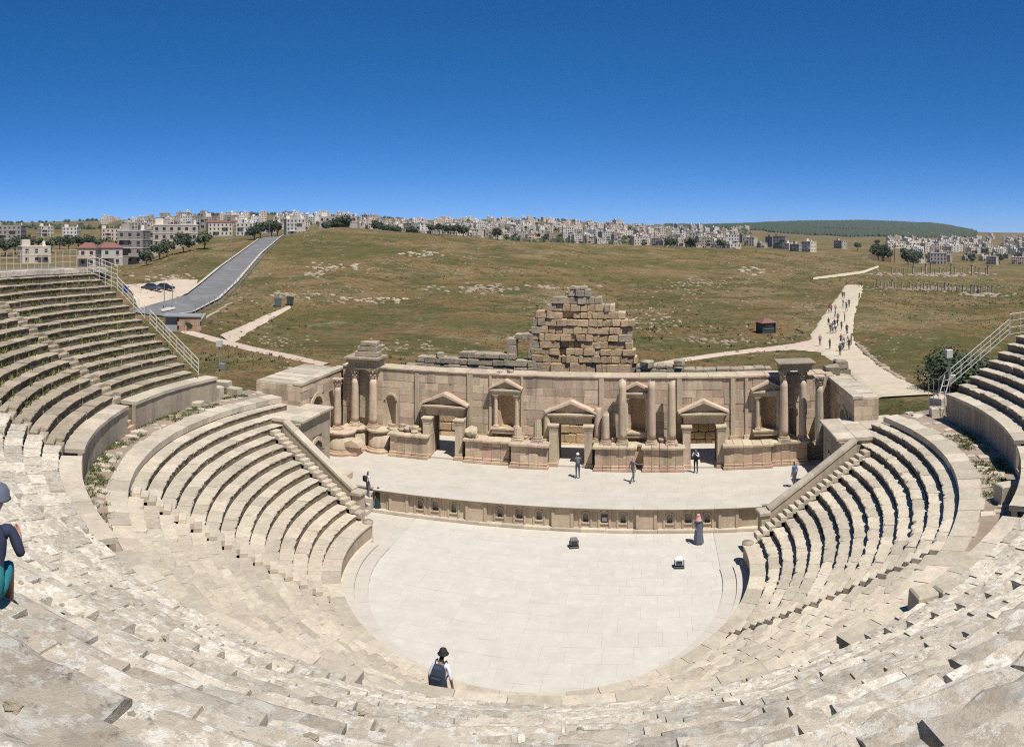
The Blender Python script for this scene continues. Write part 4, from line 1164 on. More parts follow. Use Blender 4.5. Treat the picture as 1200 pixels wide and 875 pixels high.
# ---------------------------------------------------------------- ruined rear wall behind the stage wall
HV = VC+4.9
def heap():
    t_ = thing('ruined_wall', 'high stepped heap of ochre stone blocks rising behind the stage wall', 'ruin', L2W(on_v(682, HV), HV, 0), PHI)
    uc = on_v(682, HV)
    rnd = random.Random(77)
    # courses: picture row of the bottom, left and right ends
    rows = [(434,624,745),(425.5,623,747),(416.5,622,745),(408.5,622,741),(400,622,741),(391.5,623,741),(382.5,624,744),(373.5,628,733),(365,639,720),(356.5,648,705),(347.5,666,692),(339.5,668,688)]
    for i, (yb, x0, x1) in enumerate(rows):
        z0 = on_v((x0+x1)/2, HV, yb)[1]; yt = rows[i+1][0] if i+1 < len(rows) else yb-4.0
        z1 = on_v((x0+x1)/2, HV, yt)[1]
        u = on_v(x0, HV)-uc; ue = on_v(x1, HV)-uc
        if i == 0: z0 = 4.4
        while u < ue-.1:
            w = min(rnd.uniform(.36,.95), ue-u)
            if ue-(u+w) < .25: w = ue-u
            mid = u+w/2; xm = (x0+x1)/2
            # a leaning crack and a hole left of the middle, as fallen stones left them
            hole = (i == 3 and -1.0 < mid < .2)
            crack = abs(mid-(-1.95+i*.13)) < .14 and 1 < i < 8
            dep = 1.25 if not (hole or crack) else .6
            y0 = rnd.uniform(-.1,.1)+(.32 if hole or crack else 0)
            last = u < on_v(x0, HV)-uc+.6 or ue-(u+w) < .5
            mb = MB(); gp = rnd.uniform(.004,.014)
            mb.box(u+gp, u+w-gp, y0, y0+dep, z0+.006, z1-.004-(rnd.uniform(0,.06)), bev=.04)
            me = rough(mb.build('stone_block', M_grey if (i > 8 or (last and rnd.random() < .5)) else M_gold), .075, 1.9, i*40+int(mid*10))
            obj('stone_block', me, t_, rot=(0,0,rnd.uniform(-.012,.012))); u += w
    mb = MB()
    for i, (yb, x0, x1) in enumerate(rows[:-2]):
        z0 = on_v(682, HV, yb)[1]; z1 = on_v(682, HV, rows[i+1][0])[1]
        mb.box(on_v(x0, HV)-uc+.25, on_v(x1, HV)-uc-.25, .45, 2.2, (1.0 if i == 0 else z0), z1-.05)
    obj('core', mb.build('core', M_core), t_)
    # top stones
    for x, y, s_ in ((671,341,.26),(686,341,.28),(664,344,.2)):
        u, z = on_v(x, HV, y)
        mb = MB(); mb.lathe([(s_*.8,-s_*.6),(s_,0),(s_*.8,s_*.6),(s_*.3,s_*.8)], 9, (u-uc, .4, z)); obj('stone_block', rough(mb.build('stone_block', M_grey), .08, 2, int(x)), t_)
heap()
def low_wall(lab, x0, x1, rows, v, seed, mat=None, zbase=3.5):
    """run of rough blocks along the rear line; rows give picture rows of the course tops"""
    rnd = random.Random(seed)
    uc = on_v((x0+x1)/2, v)
    t_ = thing('ruined_wall', lab, 'ruin', L2W(uc, v, 0), PHI)
    zb = zbase
    for i, (yt, a, b) in enumerate(rows):
        z1 = on_v((a+b)/2, v, yt)[1]
        u, ue = on_v(a, v)-uc, on_v(b, v)-uc
        while u < ue-.08:
            w = min(rnd.uniform(.55,1.15), ue-u)
            if ue-u-w < .3: w = ue-u
            mb = MB(); mb.box(u+.012, u+w-.012, rnd.uniform(-.08,.08), 1.1, zb+.004, z1-rnd.uniform(.01,.08), bev=.06)
            obj('stone_block', rough(mb.build('stone_block', mat or M_grey), .06, 1.6, seed+int(u*10)+i*50), t_); u += w
        zb = z1
    return t_
low_wall('low ruined wall of two grey block courses behind the first doorway', 487, 628, [(428,487,628),(420,489,628),(413,538,604)], HV, 3)
t_ = thing('stone_arch', 'small rough stone arch frame standing beside the ochre heap', 'arch', L2W(on_v(611, HV), HV, 0), PHI)
uc = on_v(611, HV)
za_, zt_ = on_v(611, HV, 421)[1], on_v(611, HV, 391)[1]
for k, (x0, x1, y0, y1) in enumerate(((594,604.5,421,405),(594,605,405,397),(603,612,398,391.5),(612,621,398,390.5),(620,625,421,391))):
    u0, u1 = on_v(x0, HV)-uc, on_v(x1, HV)-uc
    mb = MB(); mb.box(u0, u1-.02, .05, .95, on_v(611,HV,y0)[1]+.005, on_v(611,HV,y1)[1], bev=.05); obj('stone_block', rough(mb.build('stone_block', M_grey), .07, 1.8, k*3), t_)
low_wall('low line of broken wall stones right of the ochre heap toward the path', 746, 905, [(431.5,746,905),(427,746,790)], HV-.6, 13)
# lit rough masonry seen through the doorways
low_wall('rough ochre masonry behind the doorway near the double-column corner', 508, 543, [(504,508,543),(494,508,543),(485,508,543),(476,508,543),(466,508,543)], HV+.2, 21, M_gold, ZS-.1)
low_wall('rough ochre masonry behind the central doorway', 652, 694, [(519,652,694),(508,652,694),(498,652,694),(488,652,694),(476,652,694)], HV-.3, 22, M_gold, ZS-.1)
low_wall('rough ochre masonry behind the doorway of the person in white', 805, 848, [(514,805,848),(505,805,848),(494,805,848),(484,805,848),(472,805,848)], HV+.2, 25, M_gold, ZS-.1)
# loose stones on top of walls and beyond the corner
rk = random.Random(55)
for k, (x, y, v, s_, lab) in enumerate(((516,414,HV+.2,.30,'single block perched on low ruined wall'),(482,428,HV-.4,.38,'rounded boulder at the end of the low ruined wall'),(470,432,HV-.8,.33,'loose stone at wall corner near the double-column entablature'),
      (758,425,HV-.6,.45,'upright stone stump on broken wall right of heap'),(796,423,HV-.6,.36,'rounded stump on broken wall near path'),(975,432,16.2,.6,'square boulder pile behind the corner columns'),(985,425,17.5,.5,'dark boulder topping the stones by the path'),(968,441,15.2,.55,'loose slab behind the corner columns'),(990,444,16.0,.6,'big loose block beside side building'),
      (598,434,VWALL+.5,.22,'small stones on the coping above the columned niche'),(586,435,VWALL+.5,.2,'little stone on the coping by the niche pediment'))):
    u, z = on_v(x, v, y)
    mb = MB(); mb.box(-s_, s_, -s_*.8, s_*.8, -s_*.8, s_*.7, bev=s_*.25)
    if k in (5,6,7,8): mb.box(-s_*1.2, s_*1.3, -s_, s_, -5, -s_*.78)
    tag(obj('boulder', rough(mb.build('boulder', M_grey), s_*.3, 1.5/s_*.5, k+2), None, L2W(u, v, z-.1), (0,0,rk.uniform(0,3)) if k not in (5,6,7,8) else (0,0,PHI)), lab, 'stone')

# ---------------------------------------------------------------- fallen blocks, debris by the tier ends
def debris(lab, x, y, z, size, rz, mat=None, seed=0, cat='stone'):
    p = on_z(x, y, z)
    mb = MB(); a, b, c = size; mb.box(-a/2, a/2, -b/2, b/2, -.15, c, bev=.05)
    return tag(obj('fallen_block', rough(mb.build('fallen_block', mat or M_seat), .05, 1.6, seed), None, p, (rk.uniform(-.06,.06), rk.uniform(-.06,.06), rz)), lab, cat)
for k, (x, y, z, sz, lab) in enumerate((
    (1182,586,ZW,(1.1,.7,.75),'big pale fallen block lying across the walkway end near step gap'), (1196,580,ZW,(.8,.6,.6),'fallen block behind the big pale one on the walkway'),
    (1088,712,ZU+.1,(.9,.6,.5),'square fallen block lying on the podium coping'), (1112,706,ZU+.2,(.7,.5,.45),'fallen block beside the square one on the coping'),
    (1170,694,ZU+.4,(.9,.5,.4),'low slab lying near the seats by the step gap'),
    (231,476,ZW,(.8,.6,.35),'pale double slab on the grassy walkway'), (256,466,ZW,(.55,.5,.8),'upright broken stone on the grassy walkway'), (275,462,ZW,(1.0,.6,.5),'pinkish block by the walkway debris'), (262,452,ZW,(1.2,.6,.4),'dark slab in the debris at the tier end'),
    (1102,476,ZW,(1.2,.9,.7),'pale boulder at the foot of the railing by the bush'), (1098,486,ZW,(.9,.7,.5),'smaller block below the pale boulder'), (1116,482,ZW,(.7,.6,.4),'brown stone beside the pale boulder by the podium wall'))):
    debris(lab, x, y, z, sz, rk.uniform(-.5,.5), seed=k*7+1)

# ---------------------------------------------------------------- railings
def railing(lab, pts, h, posts, rails, name='railing', grid=0, mat=None, rad=.024, slope_posts=True):
    """pts world points along the base; vertical posts and parallel rails"""
    mat = mat or M_rail
    t_ = thing(name, lab, 'railing', pts[0])
    o0 = Vector(pts[0])
    pts = [Vector(p)-o0 for p in pts]
    seg = [0]
    for a, b in zip(pts[:-1], pts[1:]): seg.append(seg[-1]+(b-a).length)
    def at(d):
        for i in range(len(pts)-1):
            if d <= seg[i+1]+1e-6: return pts[i].lerp(pts[i+1], (d-seg[i])/(seg[i+1]-seg[i]))
        return pts[-1]
    n = max(1, round(seg[-1]/posts))
    mb = MB(); mb.tube([(0,0,0),(0,0,h)], rad, 6); pm = mb.build('post', mat)
    for k in range(n+1): obj('post', pm, t_, at(seg[-1]*k/n))
    for q in rails:
        mb = MB(); mb.tube([p+Vector((0,0,h*q)) for p in pts], rad*(1.1 if q == 1 else .85), 6); obj('rail', mb.build('rail', mat), t_)
    return t_
# grid fence along the top of the upper seats, then the sloping rail down the end of the tier
def up(r, a, z): return CU+Vector((cos(PHI+a)*r, sin(PHI+a)*r, z))
zt = Z2+RIU*NU
fence_pts = [up(R2+TU*NU+.7, D(-150)-D(3.8)*k, zt-.05) for k in range(10)]
railing('pale metal grid fence along the top of the overgrown seats', fence_pts, 1.45, .75, (.05,.36,.68,1), 'fence', mat=plain('sandy_paint', (.50,.47,.38), .6))
EA = lambda r: UE0+1.35/r
railing('white sloping railing down the end of the upper seats, lower flight', [up(R2+TU*k, EA(R2+TU*k), Z2+RIU*k+.05) for k in (-.5, 6.2)], 1.05, .8, (.12,.41,.70,1))
railing('white sloping railing down the end of the upper seats, upper flight', [up(R2+TU*k, EA(R2+TU*k), Z2+RIU*k+.05) for k in (7.0, 11.2)], 1.05, .8, (.12,.41,.70,1))
railing('white tall railing cage at the top end of the upper seats', [up(R2+TU*11.3, UE0+.04, Z2+RIU*11.3), up(R2+TU*13, UE0+.05, Z2+RIU*12.2), up(R2+TU*15, UE0+.06, Z2+RIU*13.2)], 1.9, .55, (.1,.28,.46,.64,.82,1))
er = UE1+D(1.0)
railing('cream sloping railing along the upper seats beside the bush', [up(R2+TU*k, er, Z2+RIU*k+.05) for k in (-.4, 5.8)], 1.1, .85, (.12,.41,.70,1))
railing('cream level railing at the top of the sloping one by the bush', [up(R2+TU*5.9, er, Z2+RIU*5.8), up(R2+TU*12, er, Z2+RIU*6.3)], 1.5, .85, (.1,.4,.7,1))
A = on_z(1088, 478, ZW); B = up(R2-TU*.5, er, ZW+.3)
railing('thin grey railing panel beside the podium wall end and the bush', [A, B], 2.0, .75, (.28,.62,1), mat=M_galv, rad=.02)
# little grey ladder leaning there
lad = thing('ladder', 'short grey metal steps leaning beside the podium wall end', 'ladder', on_z(1098, 472, ZW+.3))
for s in (0, 1):
    mb = MB(); mb.tube([(s*.5,0,0),(s*.5+.9,.4,1.7)], .04, 6); obj('stile', mb.build('stile', M_rail), lad)
for k in range(4):
    f_ = .15+.22*k
    mb = MB(); mb.tube([(.9*f_,.4*f_,1.7*f_),(.5+.9*f_,.4*f_,1.7*f_)], .025, 6); obj('rung', mb.build('rung', M_rail), lad)
# floodlight poles
def floodpole(lab, p, h):
    t_ = thing('floodlight_pole', lab, 'floodlight', p)
    mb = MB(); mb.tube([(0,0,0),(0,0,h)], [.06,.04], 8); obj('pole', mb.build('pole', M_galv), t_)
    mb = MB(); mb.box(-.24,.24,-.14,.14,h-.65,h-.05,bev=.03); obj('lamp_box', mb.build('lamp_box', M_rail), t_)
    mb = MB(); mb.tube([(.1,0,h-.05),(.1,0,h+.45)], .015, 6); obj('aerial', mb.build('aerial', M_galv), t_)
    mb = MB(); mb.tube([(0,0,h*.45),(-.9,.1,h*.18)], .02, 6); obj('stay', mb.build('stay', M_galv), t_)
    mb = MB(); mb.box(.05,.5,-.15,.15,.25,.75,bev=.03); obj('control_box', mb.build('control_box', M_galv), t_)
floodpole('grey floodlight pole at the end of the overgrown seats', on_z(257, 436, 7.0), 2.7)
floodpole('grey floodlight pole in front of the bush', on_z(1112, 452, 7.6), 2.6)
# ---------------------------------------------------------------- paths, road
M_dirt = stone('pale_dirt', (.60,.50,.375,1), (.52,.42,.30,1), stain=(.42,.33,.22,1), stain_amt=.5, vary=0, scale=.25, bmp=.3, bdist=.05)
M_asphalt = stone('worn_asphalt', (.185,.182,.178,1), (.14,.139,.137,1), stain=(.24,.232,.22,1), stain_amt=.6, vary=0, scale=.15, bmp=.1, bdist=.01)
M_conc = plain('pale_concrete', (.50,.46,.39), .9, 0, 0, .25, .4)
def interp(pl, t):
    n = len(pl)-1; i = min(int(t*n), n-1); f_ = t*n-i
    return (pl[i][0]+(pl[i+1][0]-pl[i][0])*f_, pl[i][1]+(pl[i+1][1]-pl[i][1])*f_)
def strip(name, e0, e1, mat, lift, n=60, m=8, ragged=.0, z_up=0, R0=70):
    """sheet draped on the ground between two edge lines (picture points met with the ground)"""
    g0 = [on_ground(*interp(e0, k/n), R0) for k in range(n+1)]; g1 = [on_ground(*interp(e1, k/n), R0) for k in range(n+1)]
    vs_ = []; fs = []
    for k in range(n+1):
        a, b = g0[k], g1[k]
        if ragged:
            d = (b-a)
            a = a-d*noise.noise((k*.61, 1.3, lift*9))*ragged; b = b+d*noise.noise((k*.57, 7.3, lift*9))*ragged
        for j in range(m+1):
            p = a.lerp(b, j/m); R = hypot(p.x, p.y)
            edge = 0 if j not in (0, m) or z_up else -.12
            vs_.append((p.x, p.y, terrain(p.x, p.y)+lift+R*.0006+edge))
    for k in range(n):
        for j in range(m):
            i = k*(m+1)+j; fs.append((i, i+1, i+m+2, i+m+1))
    return obj(name, mesh(name, vs_, fs, mat, True))
struct(strip('dirt_path', [(991,334.5),(984,345),(974,358),(961,375),(951,392),(950,404),(962,415),(982,427),(1000,443),(1014,457),(1030,467)], [(1011,335),(1010,345),(1004,358),(1000,375),(1000,395),(1003,405),(1012,414),(1028,428),(1055,444),(1084,458),(1098,464)], M_dirt, .10, 120, 12, .07, 0, 53))
struct(strip('dirt_path', [(958,397),(930,402.5),(890,407.5),(840,413.5),(790,421),(765,425.5)], [(965,413),(930,410),(890,412),(840,418),(800,424),(775,429)], M_dirt, .07, 60, 5, .08))
struct(strip('dirt_path', [(953,325.5),(985,321),(1010,318),(1029,311.5)], [(953,328),(988,324),(1012,320.5),(1030,313.5)], M_dirt, .12, 40, 3, .15))
struct(strip('dirt_path', [(212,384),(260,397),(300,407),(340,415),(388,426)], [(212,389.5),(256,402),(300,413),(345,421.5),(378,429)], M_dirt, .08, 50, 4, .05))
struct(strip('dirt_path', [(258,393),(284,382),(310,370),(338,358.5)], [(272,404),(292,389),(318,374.5),(341,361)], M_dirt, .10, 40, 4, .1))
struct(strip('dirt_yard', [(146,334),(175,332),(205,327),(232,328)], [(163,364),(187,356),(210,348),(229,338)], M_dirt, .10, 40, 10, .05))
RL = [(150,366),(190,354),(219.5,346),(238,331.5),(260,313),(282,297),(305.5,279.6)]
RR = [(195,372),(223,368),(252,353),(274,333),(287,318),(304,298.5),(329.5,277.2)]
struct(strip('road', RL, RR, M_asphalt, .16, 90, 10, 0))
def offs(pl, d): return [(x+d*(.5+.5*(y-275)/90), y-d*.25) for x, y in pl]
struct(strip('pavement', offs(RL, -7), RL, M_conc, .34, 90, 2, 0, 1))
struct(strip('pavement', RR, offs(RR, 6), M_conc, .30, 90, 2, 0, 1))

def at_px(x, y, R0=70): return on_ground(x, y, R0)
# fence along the road
def fence_along(lab, pl, h, n):
    P = [on_ground(*interp(pl, k/n)) for k in range(n+1)]
    t_ = thing('roadside_fence', lab, 'fence', P[0])
    mb = MB(); mb.tube([(0,0,-.2),(0,0,h),(.0,-.25,h+.3)], .05, 5); pm = mb.build('post', M_galv)
    for p in P: obj('post', pm, t_, p-P[0])
    for q in (.1,.35,.6,.85,1.0):
        mb = MB(); mb.tube([p-P[0]+Vector((0,0,h*q)) for p in P], .018, 4); obj('wire', mb.build('wire', M_galv), t_)
fence_along('grey wire fence with bent posts along the climbing road', [(229,371),(262,354),(285,331),(298,314),(312,298),(334,277)], 1.9, 30)
# poles
def pole(lab, x, y, ytop, arm=True, name='street_lamp'):
    p = at_px(x, y); R = hypot(p.x, p.y); h = (y-ytop)/FPX*R
    t_ = thing(name, lab, 'lamp post' if arm else 'pole', p)
    mb = MB(); mb.tube([(0,0,-.3),(0,0,h)], [.11,.06], 8); obj('post', mb.build('post', M_galv), t_)
    if arm:
        mb = MB(); mb.tube([(0,0,h-.1),(.5,.1,h+.25),(1.3,.2,h+.35)], .04, 6); obj('arm', mb.build('arm', M_galv), t_)
        mb = MB(); mb.box(1.2,1.8,.1,.35,h+.28,h+.42,bev=.03); obj('lamp_head', mb.build('lamp_head', M_galv), t_)
pole('grey pole on the traffic island, nearer the parked cars', 192.5, 363, 331, False, 'utility_pole')
pole('grey pole on the traffic island, nearer the climbing road', 202, 362.5, 332, False, 'utility_pole')
pole('leaning lamp post on the kerb halfway up the road', 271.5, 304, 273)
pole('lamp post at the top of the road beside the hedge', 312, 278, 262)
pole('slim pole at the road crest beside the lamp post', 316, 278, 261, False, 'utility_pole')
pole('tall pole at the road crest in front of the white building', 332.5, 277, 257, False, 'utility_pole')
# traffic island
strip_i = strip('traffic_island', [(188,365),(196,362.5),(205,362)], [(190,367.5),(198,366),(206,364)], M_conc, .32, 12, 3, 0, 1); struct(strip_i)
# round blue sign
p = at_px(148, 349); h = (349-337)/FPX*hypot(p.x, p.y)
t_ = thing('road_sign', 'small blue road sign by the white railing', 'sign', p)
mb = MB(); mb.tube([(0,0,-.1),(0,0,h)], .05, 6); obj('post', mb.build('post', M_galv), t_)
mb = MB(); mb.box(-.55,.55,-.06,-.02,h-.9,h+.3,bev=.01); obj('plate', mb.build('plate', plain('sign_blue', (.02,.04,.22), .4)), t_)
# shed and brick pier at the foot of the road
M_brick = stone('orange_block_masonry', (.40,.275,.175,1), (.32,.215,.135,1), vary=.15, hue=.008)
p = at_px(222, 388)
t_ = thing('roadside_hut', 'small orange block hut with flat grey roof at the foot of the road', 'hut', p, radians(20))
for r_ in range(4):
    for c_ in range(4):
        mb = MB(); x0 = -1.5+c_*.76+(.2 if r_ % 2 else 0); mb.box(x0, min(x0+.74, 1.7), -1.1, -.8, -.4+r_*.62, .2+r_*.62, bev=.02); obj('stone_block', rough(mb.build('stone_block', M_brick), .03, 2, r_*4+c_), t_)
mb = MB(); mb.box(-1.5,1.5,-.85,1.5,-.5,2.0); obj('wall', mb.build('wall', M_brick), t_)
mb = MB(); mb.box(-3.4,1.7,-1.3,1.8,2.05,2.25,bev=.03); obj('roof', mb.build('roof', plain('grey_roof', (.25,.25,.24), .8)), t_)
mb = MB(); mb.box(-3.2,-1.55,-.7,1.5,-.5,2.03); obj('annex', mb.build('annex', plain('grey_render', (.32,.31,.29), .9)), t_)
low = [at_px(232+8*k, 380-5.2*k) for k in range(6)]
t_ = thing('retaining_wall', 'low stone retaining wall beside the road fence', 'wall', low[0])
for a, b in zip(low[:-1], low[1:]):
    d = b-a; mb = MB(); mb.box(0, d.length-.03, -.25, .25, -1.6, .35, bev=.04); obj('stone_block', rough(mb.build('stone_block', M_grey), .05, 1, 3), t_, a-low[0], (0,0,atan2(d.y, d.x)))

# ---------------------------------------------------------------- parked cars
def car(lab, x, y, paint, rz):
    p = at_px(x, y)
    t_ = thing('parked_car', lab, 'car', p+Vector((0,0,.12)), rz, 'cars parked on the dirt yard')
    Lh, W = 2.15, .86
    sec = [(-Lh,.42,.72),(-Lh+.1,.30,.86),(-1.55,.26,.94),(-1.25,.26,.97),(1.0,.26,.92),(1.9,.28,.78),(Lh-.05,.34,.66)]
    mb = MB(); vs_ = []
    for x_, z0, z1 in sec:
        w = W*(1-.08*(abs(x_)/Lh)**3); vs_ += [(x_,-w*.94,z0),(x_,-w,z0+.12),(x_,-w,z1-.14),(x_,-w*.9,z1),(x_,w*.9,z1),(x_,w,z1-.14),(x_,w,z0+.12),(x_,w*.94,z0)]
    fs = []
    for i in range(len(sec)-1):
        for j in range(8): fs.append((i*8+j, i*8+(j+1) % 8, (i+1)*8+(j+1) % 8, (i+1)*8+j))
    fs += [tuple(range(8)), tuple(range(len(sec)*8-1, len(sec)*8-9, -1))]
    mb.add(vs_, fs); body = obj('body', mb.build('body', paint, True), t_)
    mb = MB(); vs_ = []
    for x_, z, w in ((-1.6,.93,.74),(-.95,1.42,.60),(.25,1.44,.60),(1.05,.92,.74)): vs_ += [(x_,-w,z),(x_,w,z)]
    vs_ += [(-1.6,-.76,.90),(1.05,-.76,.90),(-1.6,.76,.90),(1.05,.76,.90)]
    mb.add(vs_, [(0,1,3,2),(4,5,7,6),(8,0,2,4,6,9),(10,11,7,5,3,1)]); obj('window_glass', mb.build('window_glass', MATS['car_glass']), t_)
    mb = MB(); mb.box(-.93,.23,-.585,.585,1.42,1.47,bev=.02); obj('roof', mb.build('roof', paint), t_)
    for sx in (-1.3, 1.32):
        for sy in (-1, 1):
            mb = MB(); mb.tube([(sx, sy*.70, .30),(sx, sy*.90, .30)], .31, 14); wv = obj('wheel', mb.build('wheel', MATS['tyre']), t_)
            mb = MB(); mb.tube([(sx, sy*.895, .30),(sx, sy*.91, .30)], .19, 12); obj('rim', mb.build('rim', M_galv), wv)
    for sy in (-.6, .6):
        mb = MB(); mb.box(Lh-.12, Lh+.0, sy-.17, sy+.17, .52, .64, bev=.02); obj('headlight', mb.build('headlight', M_galv), t_)
gm, gnt, gb = nodes('car_glass'); gb.inputs['Base Color'].default_value = (.02,.025,.03,1); gb.inputs['Roughness'].default_value = .08
plain('tyre', (.02,.02,.02), .8)
car('dark grey saloon car parked on the dirt yard, nearer the blue sign', 178, 341, plain('paint_grey', (.06,.062,.07), .3, .3), radians(10))
car('black saloon car parked on the dirt yard, nearer the road kerb', 193, 340.5, plain('paint_black', (.018,.02,.026), .25, .2), radians(4))
# bins
for x, y, lab in ((326, 359, 'grey-blue wheeled rubbish bin at the end of the dirt track, lidded side'), (340, 357.5, 'dark green wheeled rubbish bin at the end of the dirt track')):
    p = at_px(x, y); m = plain('bin_'+str(x), (.10,.13,.14) if x < 330 else (.045,.06,.05), .6)
    t_ = thing('rubbish_bin', lab, 'bin', p, .3)
    mb = MB(); mb.add([(-.55,-.45,.12),(.55,-.45,.12),(.55,.45,.12),(-.55,.45,.12),(-.72,-.6,1.45),(.72,-.6,1.45),(.72,.6,1.45),(-.72,.6,1.45)], [(3,2,1,0),(4,5,6,7),(0,1,5,4),(1,2,6,5),(2,3,7,6),(3,0,4,7)]); obj('tub', mb.build('tub', m), t_)
    mb = MB(); mb.prism([(-.76,1.455),(.76,1.455),(.7,1.62),(0,1.72),(-.7,1.62)], -.64, .64); obj('lid', mb.build('lid', m), t_)
    for sx in (-.5,.5):
        mb = MB(); mb.tube([(sx,-.42,.1),(sx,-.34,.1)], .1, 8); obj('wheel', mb.build('wheel', MATS['tyre']), t_)
# ticket booth
p = at_px(897.5, 389.5)
t_ = thing('booth', 'small dark green booth with red pyramid roof beside the path', 'booth', p+Vector((0,0,.05)), .12)
gbm = plain('booth_green', (.03,.05,.045), .6)
mb = MB(); mb.box(-1.15,1.15,-1.15,1.15,-.3,1.75,bev=.03); obj('wall', mb.build('wall', gbm), t_)
for sx in (-1,1):
    for sy in (-1,1):
        mb = MB(); mb.box(sx*1.2-.07,sx*1.2+.07,sy*1.2-.07,sy*1.2+.07,-.3,1.8); obj('corner_post', mb.build('corner_post', M_dark), t_)
mb = MB(); mb.box(-.75,.75,-1.19,-1.155,.8,1.45); w_ = obj('window', mb.build('window', MATS['car_glass']), t_)
mb = MB(); mb.box(-.85,.85,-1.24,-1.16,.70,.79); obj('sill', mb.build('sill', M_galv), w_)
mb = MB(); mb.add([(-1.5,-1.5,1.75),(1.5,-1.5,1.75),(1.5,1.5,1.75),(-1.5,1.5,1.75),(-.5,-.5,2.35),(.5,-.5,2.35),(.5,.5,2.35),(-.5,.5,2.35)], [(3,2,1,0),(4,5,6,7),(0,1,5,4),(1,2,6,5),(2,3,7,6),(3,0,4,7)]); obj('roof', mb.build('roof', plain('red_roof', (.19,.095,.065), .8)), t_)

# ---------------------------------------------------------------- trees and bushes
def leaf_mat(name, a, b):
    m, nt, bs = nodes(name)
    n = noise_tex(nt, wpos(nt), .9, 4); oi = N(nt, 'ShaderNodeObjectInfo')
    c = mix(nt, ramp(nt, n, [(.35, g(0)), (.65, g(1))]), a, b)
    hs = N(nt, 'ShaderNodeHueSaturation'); mr = N(nt, 'ShaderNodeMapRange'); mr.inputs[3].default_value = .7; mr.inputs[4].default_value = 1.25
    nt.links.new(oi.outputs['Random'], mr.inputs[0]); nt.links.new(mr.outputs[0], hs.inputs['Value']); nt.links.new(c, hs.inputs['Color'])
    nt.links.new(hs.outputs[0], bs.inputs['Base Color']); bs.inputs['Roughness'].default_value = .8
    return m
M_leaf = leaf_mat('dark_foliage', (.035,.055,.022,1), (.055,.075,.03,1))
M_leaf2 = leaf_mat('olive_foliage', (.065,.085,.04,1), (.085,.095,.045,1))
M_bark = plain('bark', (.12,.09,.06), .9)
def crown_mesh(seed, rx, rz, n, leaf, mat, clumps=9, base=0.35):
    """many leaf-sized faces in clumps with gaps"""
    rnd = random.Random(seed); vs_ = []; fs = []
    cl = []
    for k in range(clumps):
        a = rnd.uniform(0, 2*pi); e = rnd.uniform(-.5, 1.0); q = rnd.uniform(.25,.75)
        cl.append((Vector((rx*q*cos(a)*cos(e*.9), rx*q*sin(a)*cos(e*.9), rz*(base+.55+.5*q*sin(e)))), rnd.uniform(.32,.55)*rx))
    for k in range(n):
        c, r = rnd.choice(cl)
        d = Vector((rnd.gauss(0,1), rnd.gauss(0,1), rnd.gauss(0,1))).normalized()
        p = c+Vector((d.x*r, d.y*r, d.z*r*.8))*rnd.uniform(.65,1.05)
        nrm = (d+Vector((rnd.uniform(-.6,.6), rnd.uniform(-.6,.6), rnd.uniform(-.2,.8)))).normalized()
        a = nrm.cross(Vector((0,0,1))); 
        if a.length < .05: a = Vector((1,0,0))
        a.normalize(); b = nrm.cross(a); s = leaf*rnd.uniform(.6,1.4)
        i = len(vs_); vs_ += [p-a*s-b*s*.5, p+a*s-b*s*.5, p+a*s*.4+b*s*.8, p-a*s*.5+b*s*.7]; fs.append((i,i+1,i+2,i+3))
    return mesh('crown', vs_, fs, mat)
def trunk_mesh(seed, h, r):
    rnd = random.Random(seed); mb = MB()
    mb.tube([(0,0,-.4),(rnd.uniform(-.1,.1),0,h*.3),(rnd.uniform(-.2,.2),rnd.uniform(-.2,.2),h*.62)], [r,r*.75,r*.4], 7)
    for k in range(4):
        a = rnd.uniform(0,6.28); mb.tube([(0,0,h*.28),(cos(a)*h*.12,sin(a)*h*.12,h*.45),(cos(a)*h*.22,sin(a)*h*.22,h*.62)], [r*.5,r*.35,r*.15], 5)
    return mb.build('trunk', M_bark, True)
TREES = [(crown_mesh(100+k, 2.6+.3*(k % 3), 4.6+.6*(k % 2), 700, .30, M_leaf if k % 3 else M_leaf2, 14, .12), trunk_mesh(k, 3.4, .2)) for k in range(6)]
def tree(p, sc, k, lab, group, rz=0):
    lab = lab.replace('dark green tree', 'dark tree').replace('dark tree', ('small ' if sc < 1.2 else 'tall ' if sc > 1.45 else '')+('olive-green tree' if k % 3 == 0 else 'dark green tree'))
    t_ = thing('tree', lab, 'tree', p, rz, group); t_.scale = (sc, sc, sc)
    obj('crown', TREES[k % 6][0], t_); obj('trunk', TREES[k % 6][1], t_)
# big bush beside the railing
p = on_z(1118, 462, 4.6)
t_ = thing('bush', 'big rounded dark green bush behind the railing at the seats end', 'bush', Vector((p.x, p.y, terrain(p.x, p.y))))
obj('crown', crown_mesh(5, 3.7, 3.5, 8000, .12, M_leaf, 30, -.12), t_); obj('trunk', trunk_mesh(2, 3.0, .2), t_)
# darker shrub by the railing foot and the road hut
for k, (x, y, r, lab) in enumerate(((218, 388, 1.4, 'low dark shrub growing beside the block hut and railing'), (120, 333, 2.0, 'dark shrub between the white railing and the pale house'))):
    p = at_px(x, y); t_ = thing('bush', lab, 'bush', p); obj('crown', crown_mesh(50+k, r, r*1.1, 900, .16, M_leaf, 9, .05), t_); obj('trunk', trunk_mesh(9+k, 1.5, .1), t_)

